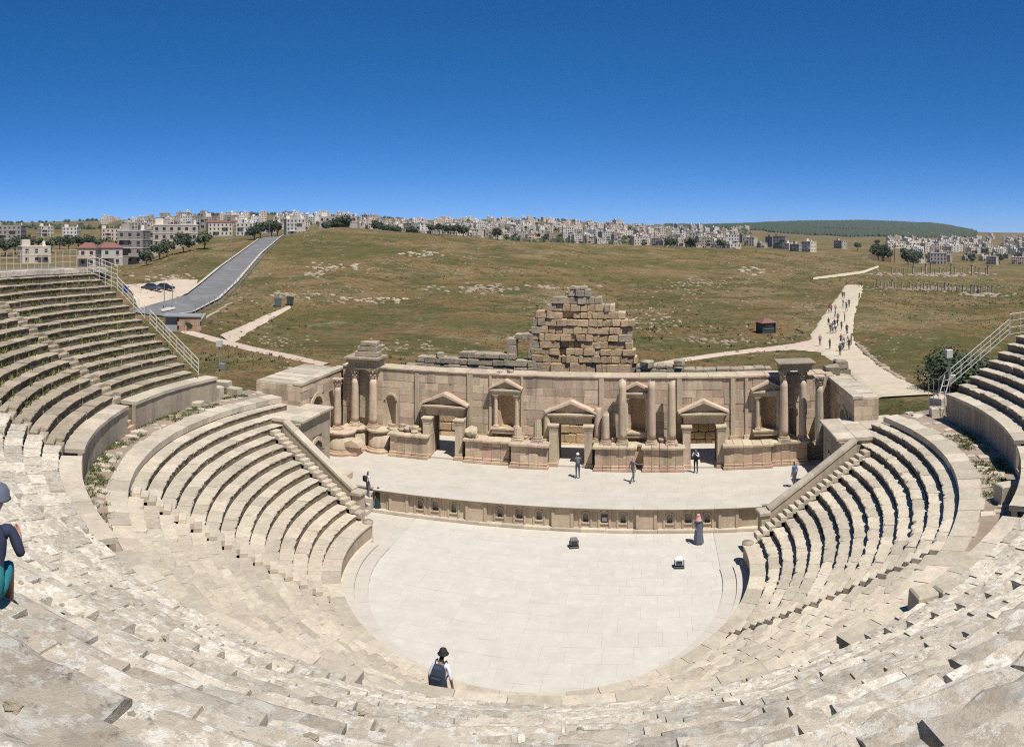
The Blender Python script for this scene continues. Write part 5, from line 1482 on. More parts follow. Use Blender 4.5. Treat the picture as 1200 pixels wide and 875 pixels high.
# ---------------------------------------------------------------- houses
M_h = [plain('render_'+str(k), c, .9, 0, .26, .15, .35) for k, c in enumerate(((.55,.475,.375),(.47,.40,.31),(.62,.57,.49),(.33,.29,.245),(.54,.43,.32)))]
M_win = plain('window_dark', (.035,.04,.05), .25)
M_red = plain('red_tile', (.20,.085,.065), .85, 0, .1)
def house_mesh(seed, w, d, st, mat, roof=0):
    """a block of flats with set-in windows, parapet, stair head: one mesh for far copies"""
    rnd = random.Random(seed); mb = MB(); hgt = st*3.1
    mb.box(-w/2, w/2, -d/2, d/2, -6, hgt)
    mb.box(-w/2-.15, w/2+.15, -d/2-.15, d/2+.15, hgt+.002, hgt+.25); 
    if roof:
        mb.add([(-w/2-.3,-d/2-.3,hgt+.252),(w/2+.3,-d/2-.3,hgt+.252),(w/2+.3,d/2+.3,hgt+.252),(-w/2-.3,d/2+.3,hgt+.252),(-w/4,0,hgt+2.2),(w/4,0,hgt+2.2)], [(0,1,5,4),(2,3,4,5),(1,2,5),(3,0,4),(3,2,1,0)], 2)
    else:
        mb.box(-w/2+.6, -w/2+3.6, -1.5, 1.6, hgt+.26, hgt+2.6)
        for k in range(rnd.randrange(1,4)): 
            x = rnd.uniform(-w/2+4.5, w/2-1); mb.box(x, x+1.1, -.5, .6, hgt+.26, hgt+1.5)
    for f_ in range(st):
        z = f_*3.1+1.0
        n = max(2, int(w/2.8))
        for k in range(n):
            x = -w/2+(k+.5)*w/n
            if rnd.random() < .88: mb.box(x-.6, x+.6, -d/2-.06, -d/2+.1, z, z+1.45, 1); mb.box(x-.75, x+.75, -d/2-.16, -d/2+.1, z-.14, z-.003)
            if rnd.random() < .7: mb.box(x-.6, x+.6, d/2-.1, d/2+.06, z, z+1.45, 1)
        n = max(2, int(d/3.2))
        for k in range(n):
            y = -d/2+(k+.5)*d/n
            for s in (-1, 1):
                if rnd.random() < .85: x0 = s*w/2; mb.box(x0-.06, x0+.06, y-.6, y+.6, z, z+1.45, 1)
        if f_ and rnd.random() < .75:
            x = rnd.choice((-1,1))*w*.22; mb.box(x-2, x+2, -d/2-1.5, -d/2-.02, f_*3.1-.18, f_*3.1); mb.box(x-2, x+2, -d/2-1.5, -d/2-1.38, f_*3.1+.003, f_*3.1+.9)
    return mb.build('house', [mat, M_win, M_red])
HV_ = []
for k in range(10):
    st = (2,3,3,4,2,3,4,5,2,3)[k]; HV_.append((house_mesh(200+k, (11,12,14,13,15,10,16,14,10,17)[k], (10,11,10,12,11,9,12,12,9,11)[k], st, M_h[k % 5], 1 if k in (4,) else 0), st, k))
hlab = ['two-storey cream flat-roofed house', 'three-storey tan house with balconies', 'three-storey white block', 'four-storey brown-grey block', 'two-storey house with red hipped roof', 'narrow three-storey cream house', 'broad four-storey tan block of flats', 'five-storey white block of flats', 'small two-storey grey-brown house', 'long three-storey sandy house']
rh = random.Random(90); placed = []
def put_house(x, y, where, group, sc=1.0, Rmin=0, Rmax=9e9, gap=13, kset=range(10)):
    p = on_ground(x, y, 75 if Rmin < 300 else Rmin)
    R = hypot(p.x, p.y)
    if not (Rmin <= R <= Rmax): return False
    for q in placed:
        if (q-p).length < gap: return False
    k = rh.choice(list(kset)); placed.append(p)
    rz = atan2(p.x, p.y)*-1+rh.choice((-.6,-.3,.1,.4,.7))+rh.uniform(-.15,.15)
    o = obj('house', HV_[k][0], None, p, (0,0,rz), (sc*rh.uniform(.88,1.15),)*3)
    tag(o, hlab[k]+' '+where, 'house', group); return True
cnt = 0; tries = 0
topA = [(330,256),(440,259),(500,262),(560,258),(620,257),(680,263),(740,265),(800,269),(860,273)]
def topline(x):
    for a, b in zip(topA[:-1], topA[1:]):
        if a[0] <= x <= b[0]: return a[1]+(b[1]-a[1])*(x-a[0])/(b[0]-a[0])
    return 258
while cnt < 200 and tries < 9000:
    tries += 1
    x = rh.uniform(425, 862); y = topline(x)+1+rh.random()**1.0*24
    if put_house(x, y, 'on the town hillside beyond the meadow', 'houses on the hillside beyond the meadow', rh.uniform(.75,1.05), 640, 2700, 15): cnt += 1
cnt = 0; tries = 0
while cnt < 42 and tries < 3000:
    tries += 1
    x = rh.uniform(150, 430); y = 254+rh.random()*17
    if put_house(x, y, 'on the skyline above the climbing road', 'houses above the climbing road', rh.uniform(.75,1.0), 560, 2600, 17): cnt += 1
cnt = 0; tries = 0
while cnt < 60 and tries < 4000:
    tries += 1
    x = rh.uniform(1062, 1204); y = 284+rh.random()*26
    if put_house(x, y, 'in the valley town below the wooded hill', 'houses in the valley town', rh.uniform(.65,.9), 560, 2400, 14, (0,1,2,5,7,8,9)): cnt += 1
for x, y in ((812,285),(838,287),(845,282),(872,287),(880,291),(893,293),(905,292),(915,294),(925,295),(935,297),(948,298),(985,294),(822,287)):
    put_house(x, y-3, 'along the far edge of the meadow', 'houses along the meadow edge', .85, 430, 2400, 10, (0,1,2,3,5))

def distant_town():
    rnd = random.Random(33); mb = MB(); c_ = 0
    for k in range(3500):
        if c_ > 320: break
        reg = rnd.random()
        if reg < .6: x = rnd.uniform(400, 880); y = topline(x)-2+rnd.random()*16; R0 = 900
        elif reg < .75: x = rnd.uniform(120, 430); y = 251+rnd.random()*12; R0 = 900
        else: x = rnd.uniform(1040, 1210); y = 277+rnd.random()*22; R0 = 800
        p = on_ground(x, y, R0)
        if any((p-q).length < 12 for q in placed) or hypot(p.x, p.y) > 3400: continue
        placed.append(p); c_ += 1
        w, d, h = rnd.uniform(4,7), rnd.uniform(4,6), rnd.choice((6.2,9.3,9.3,12.4)); a = rnd.uniform(-.6,.6)
        def tr(v): return (p.x+v[0]*cos(a)-v[1]*sin(a), p.y+v[0]*sin(a)+v[1]*cos(a), p.z+v[2])
        m2 = MB(); m2.box(-w,w,-d,d,-5,h); m2.box(-w+.5,-w+3,-1,1.5,h+.01,h+2.3)
        for f_ in range(int(h/3.1)):
            for q in range(3): x0 = -w+(q+.5)*2*w/3; m2.box(x0-.7,x0+.7,-d-.06,-d+.1,f_*3.1+1,f_*3.1+2.4,3)
        mi0 = rnd.randrange(3)
        mb.add([tr(v) for v in m2.v], m2.f); mb.m[-len(m2.f):] = [3 if q == 3 else mi0 for q in m2.m]
    stuff(obj('distant_town', mb.build('distant_town', [M_h[0], M_h[2], M_h[4], M_win])))
distant_town()
# nearer houses beside the road: each window a part
def near_house(lab, x, y, w, d, st, mat, rz, roof=False, R0=70):
    p = on_ground(x, y, R0); placed.append(p)
    t_ = thing('house', lab, 'house', p, -atan2(p.x, p.y)+rz)
    hgt = st*3.1; rnd = random.Random(int(x*7))
    mb = MB(); mb.box(-w/2, w/2, -d/2, d/2, -6, hgt); obj('wall', mb.build('wall', mat), t_)
    for f_ in range(1, st+1):
        mb = MB(); mb.box(-w/2-.12, w/2+.12, -d/2-.12, d/2+.12, f_*3.1-.22 if f_ < st else f_*3.1+.003, f_*3.1+.02 if f_ < st else f_*3.1+.35); obj('floor_band', mb.build('floor_band', M_h[2]), t_)
    if roof:
        mb = MB(); mb.add([(-w/2-.4,-d/2-.4,hgt+.36),(w/2+.4,-d/2-.4,hgt+.36),(w/2+.4,d/2+.4,hgt+.36),(-w/2-.4,d/2+.4,hgt+.36),(-w/4,0,hgt+2.2),(w/4,0,hgt+2.2)], [(0,1,5,4),(2,3,4,5),(1,2,5),(3,0,4),(3,2,1,0)]); obj('roof', mb.build('roof', M_red), t_)
    else:
        mb = MB(); mb.box(-w/2+.5, -w/2+3.7, -1.5, 1.8, hgt+.36, hgt+2.8); sh = obj('stair_head', mb.build('stair_head', mat), t_)
        mb = MB(); mb.lathe([(.6,0),(.62,.1),(.6,1.2),(.2,1.4)], 10, (w/2-1.6, .4, hgt+.8)); mb.box(w/2-2.2,w/2-1.0,-.2,1.0,hgt+.36,hgt+.79); obj('water_tank', mb.build('water_tank', M_h[2]), t_)
    mb = MB(); mb.box(-.6,.6,-.06,.08,0,1.4); wm = mb.build('window', M_win)
    mb = MB(); mb.box(-.75,.75,-.16,.1,-.14,-.004); sm = mb.build('sill', M_h[2])
    def win(x_, y_, z_, a_):
        if rnd.random() < .1: return
        o = obj('window', wm, t_, (x_, y_, z_), (0,0,a_)); obj('sill', sm, o)
    for f_ in range(st):
        z_ = f_*3.1+1.0; n = max(2, int(w/3))
        for k in range(n): win(-w/2+(k+.5)*w/n, -d/2, z_, 0)
        n = max(2, int(d/3.4))
        for k in range(n): win(w/2, -d/2+(k+.5)*d/n, z_, pi/2); win(-w/2, -d/2+(k+.5)*d/n, z_, -pi/2)
        if f_ and rnd.random() < .7:
            bx_ = rnd.choice((-1,1))*w*.2; mb = MB(); mb.box(bx_-2.1, bx_+2.1, -d/2-1.5, -d/2-.13, f_*3.1-.2, f_*3.1); bl = obj('balcony', mb.build('balcony', M_h[2]), t_)
            mb = MB(); mb.box(bx_-2.1, bx_+2.1, -d/2-1.5, -d/2-1.38, f_*3.1+.003, f_*3.1+.95); obj('balcony_rail', mb.build('balcony_rail', mat), bl)
NH = [('unfinished dark concrete building at the skyline by the grid fence', 12, 285, 20, 14, 4, 3, -.3, 0), ('tall cream house with stair head above the dark trees', 53, 277, 12, 11, 3, 0, .35, 0), ('white house with dark windows above the dark trees', 84, 279, 13, 11, 3, 2, -.3, 0),
      ('long cream house with two window bands behind the trees', 131, 282, 17, 10, 3, 4, .1, 0), ('big grey-brown block on the skyline', 158, 276, 22, 12, 4, 3, .2, 0), ('grey concrete house beside the grassy slope', 157, 309, 10, 9, 4, 3, -.35, 0),
      ('row of brown-grey flats behind the grey concrete house', 185, 296, 18, 10, 3, 3, .3, 0), ('long cream terrace house above the grassy slope', 207, 291, 18, 10, 3, 0, -.1, 0), ('small grey house above the grid fence', 40, 308, 11, 9, 2, 1, .2, 0),
      ('white house with red tiled roof behind the railing cage', 128, 311, 8, 7, 2, 2, .3, 1), ('house with orange roof peeking over the fence by the railing cage', 104, 312, 6, 6, 2, 4, -.2, 1), ('cream house with red roof above the slope', 257, 276, 18, 11, 3, 0, .15, 1), ('pale modern house with rounded tower above the slope', 288, 276, 13, 10, 3, 2, -.2, 0),
      ('white three-storey building at the crest of the road', 345, 275, 15, 11, 4, 2, .2, 0), ('long white building on the ridge beside the road crest', 398, 274.5, 22, 11, 3, 2, -.15, 0), ('grey house behind the hedge at the road crest', 312, 273, 16, 10, 3, 3, .1, 0)]
for lab, x, y, w, d, st, mi, rz, rf_ in NH: near_house(lab, x, y, w, d, st, M_h[mi], rz, bool(rf_), 430 if x > 330 else 240 if 'railing cage' in lab else 70)

# trees of the town and along the road
rt_ = random.Random(17)
for k, (x, y, sc) in enumerate(((6,300,1.7),(18,298,1.6),(30,296,1.8),(60,296,1.5),(70,292,1.6),(80,293,1.5),(92,292,1.7),(105,291,1.6),(116,297,1.5),(124,300,1.6),(110,304,1.4),(133,306,1.5),(45,290,1.3),(140,300,1.2),(187,304,1.2),(196,300,1.1),(172,311,1.0),(215,296,1.2),(240,292,1.3),(305,279,1.2),(318,277,1.3),(325,276.5,1.2),(298,281,1.1))):
    p = on_ground(x, y); tree(p, sc, k, 'dark green tree among the houses left of the climbing road' if k < 19 else 'dark hedge tree at the crest of the road', 'trees by the road houses' if k < 19 else 'hedge trees at the road crest', k*1.3)
c_ = 0; tr_ = 0
while c_ < 140 and tr_ < 3000:
    tr_ += 1; x = rt_.uniform(380, 860); y = topline(x)+2+rt_.random()*24
    p = on_ground(x, y, 420); R = hypot(p.x, p.y)
    if not 420 < R < 2200 or any((p-q).length < 9 for q in placed): continue
    tree(p, rt_.uniform(.9,1.7), c_, 'dark green tree between houses of the hillside town', 'trees in the hillside town', rt_.uniform(0,6)); c_ += 1
c_ = 0; tr_ = 0
while c_ < 50 and tr_ < 3000:
    tr_ += 1; x = rt_.uniform(1000, 1204); y = 285+rt_.random()*27
    p = on_ground(x, y, 450); R = hypot(p.x, p.y)
    if not 450 < R < 2200 or any((p-q).length < 9 for q in placed): continue
    tree(p, rt_.uniform(1.0,1.8), c_, 'dark tree in the valley town below the wooded hill', 'trees in the valley town', rt_.uniform(0,6)); c_ += 1
for k, (x, y) in enumerate(((505,279),(515,281),(525,284),(535,285),(543,287),(583,288),(345,272),(352,270))):
    p = on_ground(x, y-2, 330); tree(p, .95, k, 'dark tree in the row behind the meadow crest', 'row of trees behind the meadow crest', k)
# far woods on the hills: one mass
def far_wood():
    rnd = random.Random(4); vs_ = []; fs = []
    def blob(p, r):
        i = len(vs_)
        for a, e in ((0,.1),(2.1,.1),(4.2,.1)): vs_.append((p.x+r*cos(a), p.y+r*sin(a), p.z+r*.1))
        for a in (1.0, 3.1, 5.2): vs_.append((p.x+r*.8*cos(a), p.y+r*.8*sin(a), p.z+r*rnd.uniform(.7,1.1)))
        vs_.append((p.x, p.y, p.z+r*1.5))
        fs.extend([(i,i+1,i+3),(i+1,i+4,i+3),(i+1,i+2,i+4),(i+2,i+5,i+4),(i+2,i,i+5),(i,i+3,i+5),(i+3,i+4,i+6),(i+4,i+5,i+6),(i+5,i+3,i+6)])
    for k in range(24000):
        x = rnd.uniform(780, 1215); R = rnd.uniform(2300, 4300); d = ray(x); p = d*R; z = terrain(p.x, p.y)
        y = YH+FPX*(H-z)/R
        if noise.noise((p.x*.0016, p.y*.0016, 2.2)) < (-.42 if x > 900 else -.1): continue
        if x > 1120+rnd.uniform(-15,25): continue
        blob(Vector((p.x, p.y, z-2)), rnd.uniform(7, 12))
    for k in range(3000):
        x = rnd.uniform(0, 880); R = rnd.uniform(900, 2500); d = ray(x); p = d*R
        if noise.noise((p.x*.004, p.y*.004, 5.2)) < .1: continue
        blob(Vector((p.x, p.y, terrain(p.x, p.y)-1)), rnd.uniform(3, 5.5))
    return stuff(obj('far_woodland', mesh('far_woodland', vs_, fs, M_leaf)))
far_wood()

# ---------------------------------------------------------------- rocks, stones, grass
def rock_geo(vs_, fs, p, s, rnd, flat=.6):
    i = len(vs_); n = 5
    a0 = rnd.uniform(0,6)
    for ring, (q, z) in enumerate(((1.0,-.3),(.95,.35),(.5,.8))):
        for k in range(n):
            a = a0+2*pi*k/n+ring*.3; r = s*q*rnd.uniform(.7,1.25); vs_.append((p[0]+r*cos(a)*1.2, p[1]+r*sin(a), p[2]+s*flat*z*rnd.uniform(.8,1.3)))
    for ring in range(2):
        for k in range(n): fs.append((i+ring*n+k, i+ring*n+(k+1) % n, i+(ring+1)*n+(k+1) % n, i+(ring+1)*n+k))
    fs.append(tuple(i+2*n+k for k in range(n)))
rr_ = random.Random(61)
outcrops = [(395,314,42,5,26,'long pale rock outcrop on the upper meadow near the road'), (560,339,48,5,30,'long low pale rock ledge in the middle of the meadow'), (365,322,14,3,8,'small cluster of pale rocks on the upper meadow'), (495,298,30,5,12,'scattered pale rocks near the meadow crest'),
            (345,345,40,4,14,'sparse line of pale stones on the meadow by the bins'), (200,326,35,5,16,'rocky band on the grassy slope above the parked cars'), (440,352,35,5,16,'broken line of pale stones on the middle meadow'), (655,337,40,3,10,'thin pale stone ledge beside the ledge in the middle meadow'),
            (815,335,38,14,40,'wide patch of white stones on the meadow left of the path'), (760,375,36,16,40,'patch of white stones on the meadow above the stage wall'), (950,360,22,10,16,'few pale rocks beside the people on the path'), (850,400,50,6,24,'grey stones along the near meadow above the branch path'),
            (330,402,40,8,22,'grey stones beside the track below the bins'), (480,405,60,8,30,'grey rubble behind the low ruined wall'), (350,442,24,5,20,'rubble heap beside the side building roof'), (880,318,30,4,10,'pale stones near the far path'), (1090,339,50,2.5,60,'brown rubble line along the nearer far-off colonnade'), (1150,346,26,2.5,30,'brown rubble at the end of the nearer far-off colonnade'), (1100,322,60,2,50,'brown rubble along the farther far-off colonnade')]
for x, y, dx, dy, n, lab in outcrops:
    c0 = on_ground(x, y); vs_ = []; fs = []
    for k in range(int(n*1.8)):
        q = on_ground(x+rr_.gauss(0, dx*.5), y+rr_.gauss(0, dy*.45)); R = hypot(q.x, q.y)
        rock_geo(vs_, fs, q-c0, rr_.uniform(.3, 1.0)*R/200*(1.0 if dy < 7 else .6), rr_, .55)
    o = stuff(obj('rock_outcrop', mesh('rock_outcrop', vs_, fs, M_rock), None, c0))
    o['label'] = lab
vs_ = []; fs = []
for k in range(3000):
    x = rr_.uniform(120, 1215); R = 66*(420/66)**(rr_.random()**.8); d = ray(x); p = d*R
    u = (Vector((p.x,p.y,0))-C).dot(eu); v = (Vector((p.x,p.y,0))-C).dot(ev)
    if abs(u) < 25 and v < 24: continue
    if noise.noise((p.x*.03, p.y*.03, 8.0))+noise.noise((p.x*.11, p.y*.11, 4.0))*.7 < .12: continue
    rock_geo(vs_, fs, (p.x, p.y, terrain(p.x, p.y)), rr_.uniform(.08,.30)*(R/120)**.6, rr_)
stuff(obj('field_stones', mesh('field_stones', vs_, fs, M_rock)))
def tufts(name, n, mat, seed, thr, hmin, hmax):
    rnd = random.Random(seed); vs_ = []; fs = []
    for k in range(n):
        x = rnd.uniform(110, 1215); R = 62*(360/62)**(rnd.random()**.9); d = ray(x); p = d*R
        u = (Vector((p.x,p.y,0))-C).dot(eu); v = (Vector((p.x,p.y,0))-C).dot(ev)
        if abs(u) < 25 and v < 24: continue
        if 940 < x < 1090 and noise.noise((p.x*.2,p.y*.2,1)) < .9:
            y = YH+FPX*(H-terrain(p.x,p.y))/R
            if 334 < y < 460 and x < 1012+max(0,(y-395))*1.2 and x > 992-(y-334)*.75+max(0,y-410)*1.6: continue
        if x < 345 and R < 300:
            y = YH+FPX*(H-terrain(p.x,p.y))/R
            t0 = max(0, min(1, (372-y)/94))
            if y < 374 and abs(x-(165+t0*140+20)) < 30-t0*12: continue
        if noise.noise((p.x*.025, p.y*.025, seed*1.7)) < thr: continue
        z = terrain(p.x, p.y); h = rnd.uniform(hmin, hmax)*(R/110)**.35; w = h*.9
        for j in range(2):
            a = rnd.uniform(0, pi); i = len(vs_); ox, oy = rnd.uniform(-.4,.4), rnd.uniform(-.4,.4)
            vs_.extend([(p.x+ox-w*cos(a), p.y+oy-w*sin(a), z-.05), (p.x+ox+w*cos(a), p.y+oy+w*sin(a), z-.05), (p.x+ox+w*.7*cos(a)+.1, p.y+oy+w*.6*sin(a), z+h), (p.x+ox-w*.5*cos(a), p.y+oy-w*.6*sin(a), z+h*.8)])
            fs.append((i,i+1,i+2,i+3))
    return stuff(obj(name, mesh(name, vs_, fs, mat)))
def grass_mat(name, a, b):
    m, nt, bs = nodes(name); n = noise_tex(nt, wpos(nt), .25, 5, .7)
    nt.links.new(mix(nt, ramp(nt, n, [(.35, g(0)), (.65, g(1))]), a, b), bs.inputs['Base Color']); bs.inputs['Roughness'].default_value = 1; return m
tufts('grass', 9000, grass_mat('green_grass', (.11,.135,.04,1), (.16,.15,.05,1)), 3, -.1, .10, .22)
tufts('dry_grass', 9000, grass_mat('dry_grass', (.26,.19,.085,1), (.20,.14,.06,1)), 6, -.05, .08, .2)

# ---------------------------------------------------------------- far colonnades, temple ruin, path edging
mb = MB(); mb.box(-.5,.5,-.5,.5,-.6,.3); mb.lathe([(.42,.3),(.40,4.4),(.34,4.7),(.5,5.0)], 10); mb.box(-.55,.55,-.55,.55,5.0,5.25); farcol = mb.build('column', M_grey)
rcn = random.Random(12)
for k in range(34):
    x = 1024+k*4.2+rcn.uniform(-.8,.8); y = 336+ (k*.28 if k < 30 else 8)+rcn.uniform(-.6,.6)
    if rcn.random() < .08: continue
    p = on_ground(x, y); R = hypot(p.x, p.y); sc = 10.5/FPX*R/5.25*rcn.uniform(.55,1.05)
    tag(obj('column', farcol, None, p, (0,0,rcn.uniform(0,1)), (sc*1.35,sc*1.35,sc)), 'far standing column of the colonnade beyond the end of the path', 'column', 'nearer far-off colonnade')
for k in range(24):
    x = 1046+k*4.9+rcn.uniform(-1.5,1.5); y = 321+rcn.uniform(-1,2)
    p = on_ground(x, y); R = hypot(p.x, p.y); sc = rcn.choice((12,13,9,7))/FPX*R/5.25
    tag(obj('column', farcol, None, p, (0,0,rcn.uniform(0,1)), (sc*1.2,sc*1.2,sc)), 'far slender column in front of the valley town', 'column', 'farther far-off colonnade')
p = on_ground(1050, 309); R = hypot(p.x, p.y); k_ = R/FPX
t_ = thing('temple_ruin', 'far ochre temple ruin with tall square remains before the valley town', 'ruin', p, -atan2(p.x, p.y))
for x0, x1, h0, d, m in ((-5,-1.5,18,5,M_gold),(-1.2,4.5,19,6,M_gold),(-14,-5.2,9,6,M_brick),(-32,-14.2,12,6,M_brick),(-40,-32.3,8,5,M_brick)):
    mb = MB(); mb.box(x0*k_, x1*k_, 0, d*k_, -3, h0*k_, bev=.3); obj('wall', rough(mb.build('wall', m), .6, .15, int(x0)), t_)
ed = [(1003,402),(1010,408),(1018,416),(1026,423),(1034,430),(1042,436),(1050,441),(1058,446)]
for k in range(30):
    x, y = interp(ed, k/30+rr_.uniform(0,.02)); p = on_ground(x, y); vs_ = []; fs = []
    rock_geo(vs_, fs, (0,0,0), rr_.uniform(.22,.42), rr_, .7)
    tag(obj('edging_stone', mesh('edging_stone', vs_, fs, M_rock), None, p, (0,0,rr_.uniform(0,3)), (1.8,1,1)), 'pale stone edging the dirt path on its bush side', 'stone', 'stones edging the path')
# ---------------------------------------------------------------- people
def cloth(name, c): return plain(name, c, .85, 0, 0, .15, 8)
SKIN = plain('skin', (.36,.20,.13), .6); HAIR = plain('dark_hair', (.02,.016,.014), .7); SHOE = plain('dark_shoe', (.03,.028,.028), .7)
CL = {k: cloth('cloth_'+k, c) for k, c in dict(white=(.72,.72,.74), navy=(.022,.03,.06), black=(.018,.018,.02), grey=(.16,.165,.175), jeans=(.05,.07,.12), blue=(.10,.17,.33), teal=(.02,.20,.22), red=(.42,.04,.045), beige=(.42,.35,.26), darkteal=(.012,.035,.04), slate=(.11,.125,.165), pink=(.50,.25,.27), green=(.06,.10,.07), straw=(.62,.52,.36)).items()}
BASE = dict(pelvis=(0,0,.96), waist=(0,0,1.09), chest=(0,.01,1.28), nb=(0,-.005,1.45), neck=(0,.0,1.52), head=(0,.02,1.61), top=(0,.015,1.70),
            sl=(-.17,0,1.41), el=(-.235,-.03,1.13), wl=(-.25,.03,.88), hl=(-.25,.06,.80), sr=(.17,0,1.41), er=(.235,-.03,1.13), wr=(.25,.03,.88), hr=(.25,.06,.80),
            pl=(-.09,0,.90), kl=(-.10,.02,.49), al=(-.10,-.02,.08), tl=(-.115,.13,.035), pr=(.09,0,.90), kr=(.10,.02,.49), ar=(.10,-.02,.08), tr=(.115,.13,.035))
RAD = dict(pelvis=(.155,.115), waist=(.135,.10), chest=(.165,.115), nb=(.08,.07), neck=(.055,.055), head=(.078,.092), top=(.06,.07), sl=.062, el=.043, wl=.03, hl=.03, sr=.062, er=.043, wr=.03, hr=.03, pl=.092, kl=.06, al=.043, tl=.036, pr=.092, kr=.06, ar=.043, tr=.036)
BONES = [('pelvis','waist'),('waist','chest'),('chest','nb'),('nb','neck'),('neck','head'),('head','top'),('chest','sl'),('sl','el'),('el','wl'),('wl','hl'),('chest','sr'),('sr','er'),('er','wr'),('wr','hr'),
         ('pelvis','pl'),('pl','kl'),('kl','al'),('al','tl'),('pelvis','pr'),('pr','kr'),('kr','ar'),('ar','tr')]
REG = {'pelvis waist':2,'waist chest':1,'chest nb':1,'nb neck':0,'neck head':0,'head top':4,'chest sl':1,'sl el':1,'el wl':0,'wl hl':0,'chest sr':1,'sr er':1,'er wr':0,'wr hr':0,'pelvis pl':2,'pl kl':2,'kl al':2,'al tl':3,'pelvis pr':2,'pr kr':2,'kr ar':2,'ar tr':3}
def human_mesh(pose=None, fingers=True, long_sleeve=False, shorts=False, scale=1.0, levels=1):
    J = {k: Vector(v) for k, v in BASE.items()}
    for k, v in (pose or {}).items(): J[k] = Vector(v)
    names = list(J); verts = [J[k] for k in names]; edges = [(names.index(a), names.index(b)) for a, b in BONES]
    rad = [RAD[k] if isinstance(RAD[k], tuple) else (RAD[k], RAD[k]) for k in names]
    segs = [(J[a], J[b], REG[a+' '+b]) for a, b in BONES]
    if fingers:
        for s in 'lr':
            w, h = J['w'+s], J['h'+s]; d = (h-w).normalized(); side_ = d.cross(Vector((0,1,0) if abs(d.y) < .8 else (0,0,1))).normalized(); dn = d.cross(side_).normalized()
            hi = names.index('h'+s)
            for q, ln in ((-.026,.055),(-.009,.068),(.009,.064),(.026,.05)):
                a = h+side_*q+d*.03; b = a+d*ln*.55+dn*.008; c = b+d*ln*.45+dn*.022
                i = len(verts); verts += [a, b, c]; rad += [(.0095,.0095),(.0085,.0085),(.007,.007)]; edges += [(hi,i),(i,i+1),(i+1,i+2)]; segs += [(h, c, 0)]
            a = h-d*.03+side_*.04; b = a+side_*.022+d*.035
            i = len(verts); verts += [a, b]; rad += [(.011,.011),(.008,.008)]; edges += [(hi,i),(i,i+1)]; segs += [(h, b, 0)]
        hd = J['head']; f_ = Vector((0,1,0)); i = len(verts); verts += [hd+Vector((0,.10,-.01))]; rad += [(.014,.016)]; edges += [(names.index('head'), i)]; segs += [(hd, verts[i], 0)]
    me = bpy.data.meshes.new('person'); me.from_pydata([tuple(v) for v in verts], edges, [])
    o = bpy.data.objects.new('tmp', me); COL.objects.link(o)
    o.modifiers.new('skin', 'SKIN')
    sl_ = me.skin_vertices[0].data
    for i, r in enumerate(rad): sl_[i].radius = r; sl_[i].use_root = (i == names.index('pelvis'))
    md = o.modifiers.new('sub', 'SUBSURF'); md.levels = levels; md.render_levels = levels
    dg = bpy.context.evaluated_depsgraph_get(); ev_ = o.evaluated_get(dg); res = bpy.data.meshes.new_from_object(ev_)
    bpy.data.objects.remove(o)
    res.materials.clear()
    for m in (SKIN, CL['white'], CL['navy'], SHOE, HAIR): res.materials.append(m)
    mi = []
    hd = J['head']
    for p in res.polygons:
        c = p.center; best = 9; r_ = 0; fr = 0
        for a, b, q in segs:
            d = b-a; t = max(0, min(1, (c-a).dot(d)/max(d.length_squared, 1e-9))); dist = (c-(a+d*t)).length
            if dist < best: best = dist; r_ = q; fr = t; sg = (a, b)
        if long_sleeve and sg[0] in (J['el'], J['er']) : r_ = 1
        if shorts and sg[0] in (J['kl'], J['kr']) and r_ == 2: r_ = 0
        if r_ in (0, 4) and (c-hd).length < .16 and (c.z > hd.z+.03 or c.y < hd.y-.03): r_ = 4
        elif r_ == 4: r_ = 0
        mi.append(r_)
    res.polygons.foreach_set('material_index', mi); res.polygons.foreach_set('use_smooth', [True]*len(mi))
    if scale != 1: res.transform(Matrix.Scale(scale, 4))
    res.update(); return res
def person(me, lab, p, rz, shirt, trousers, hair=None, skin=None, shoe=None, group=None, sc=1.0):
    o = obj('person', me, None, p, (0,0,rz), (sc,)*3); tag(o, lab, 'person', group)
    for i, m in ((1, shirt), (2, trousers), (4, hair), (3, shoe)):
        if m is not None: o.material_slots[i].link = 'OBJECT'; o.material_slots[i].material = m
    return o
def part_on(parent, name, mb, mat, smooth=True): return obj(name, mb.build(name, mat, smooth), parent)
def cap_mb(hd, r=.105, brim=.0, bill=None):
    mb = MB(); mb.lathe([(r+brim,-.0),(r,.015),(r*.97,.06),(r*.75,.11),(r*.3,.135)], 14, (hd[0], hd[1], hd[2]+.025))
    return mb
walkA = dict(kl=(-.10,.16,.50), al=(-.10,.10,.09), tl=(-.11,.25,.05), kr=(.10,-.02,.49), ar=(.10,-.28,.12), tr=(.11,-.17,.04), el=(-.24,-.10,1.14), wl=(-.25,-.14,.90), hl=(-.25,-.14,.82), er=(.24,.06,1.14), wr=(.24,.20,.93), hr=(.24,.25,.87))
camera_pose = dict(el=(-.24,.10,1.18), wl=(-.08,.26,1.36), hl=(-.04,.30,1.41), er=(.24,.10,1.18), wr=(.08,.26,1.36), hr=(.04,.30,1.41))
point_pose = dict(walkA, er=(.36,.14,1.32), wr=(.52,.34,1.34), hr=(.58,.42,1.34))
stand = human_mesh(); walk = human_mesh(walkA); cam_h = human_mesh(camera_pose, long_sleeve=True); pnt = human_mesh(point_pose, long_sleeve=True)
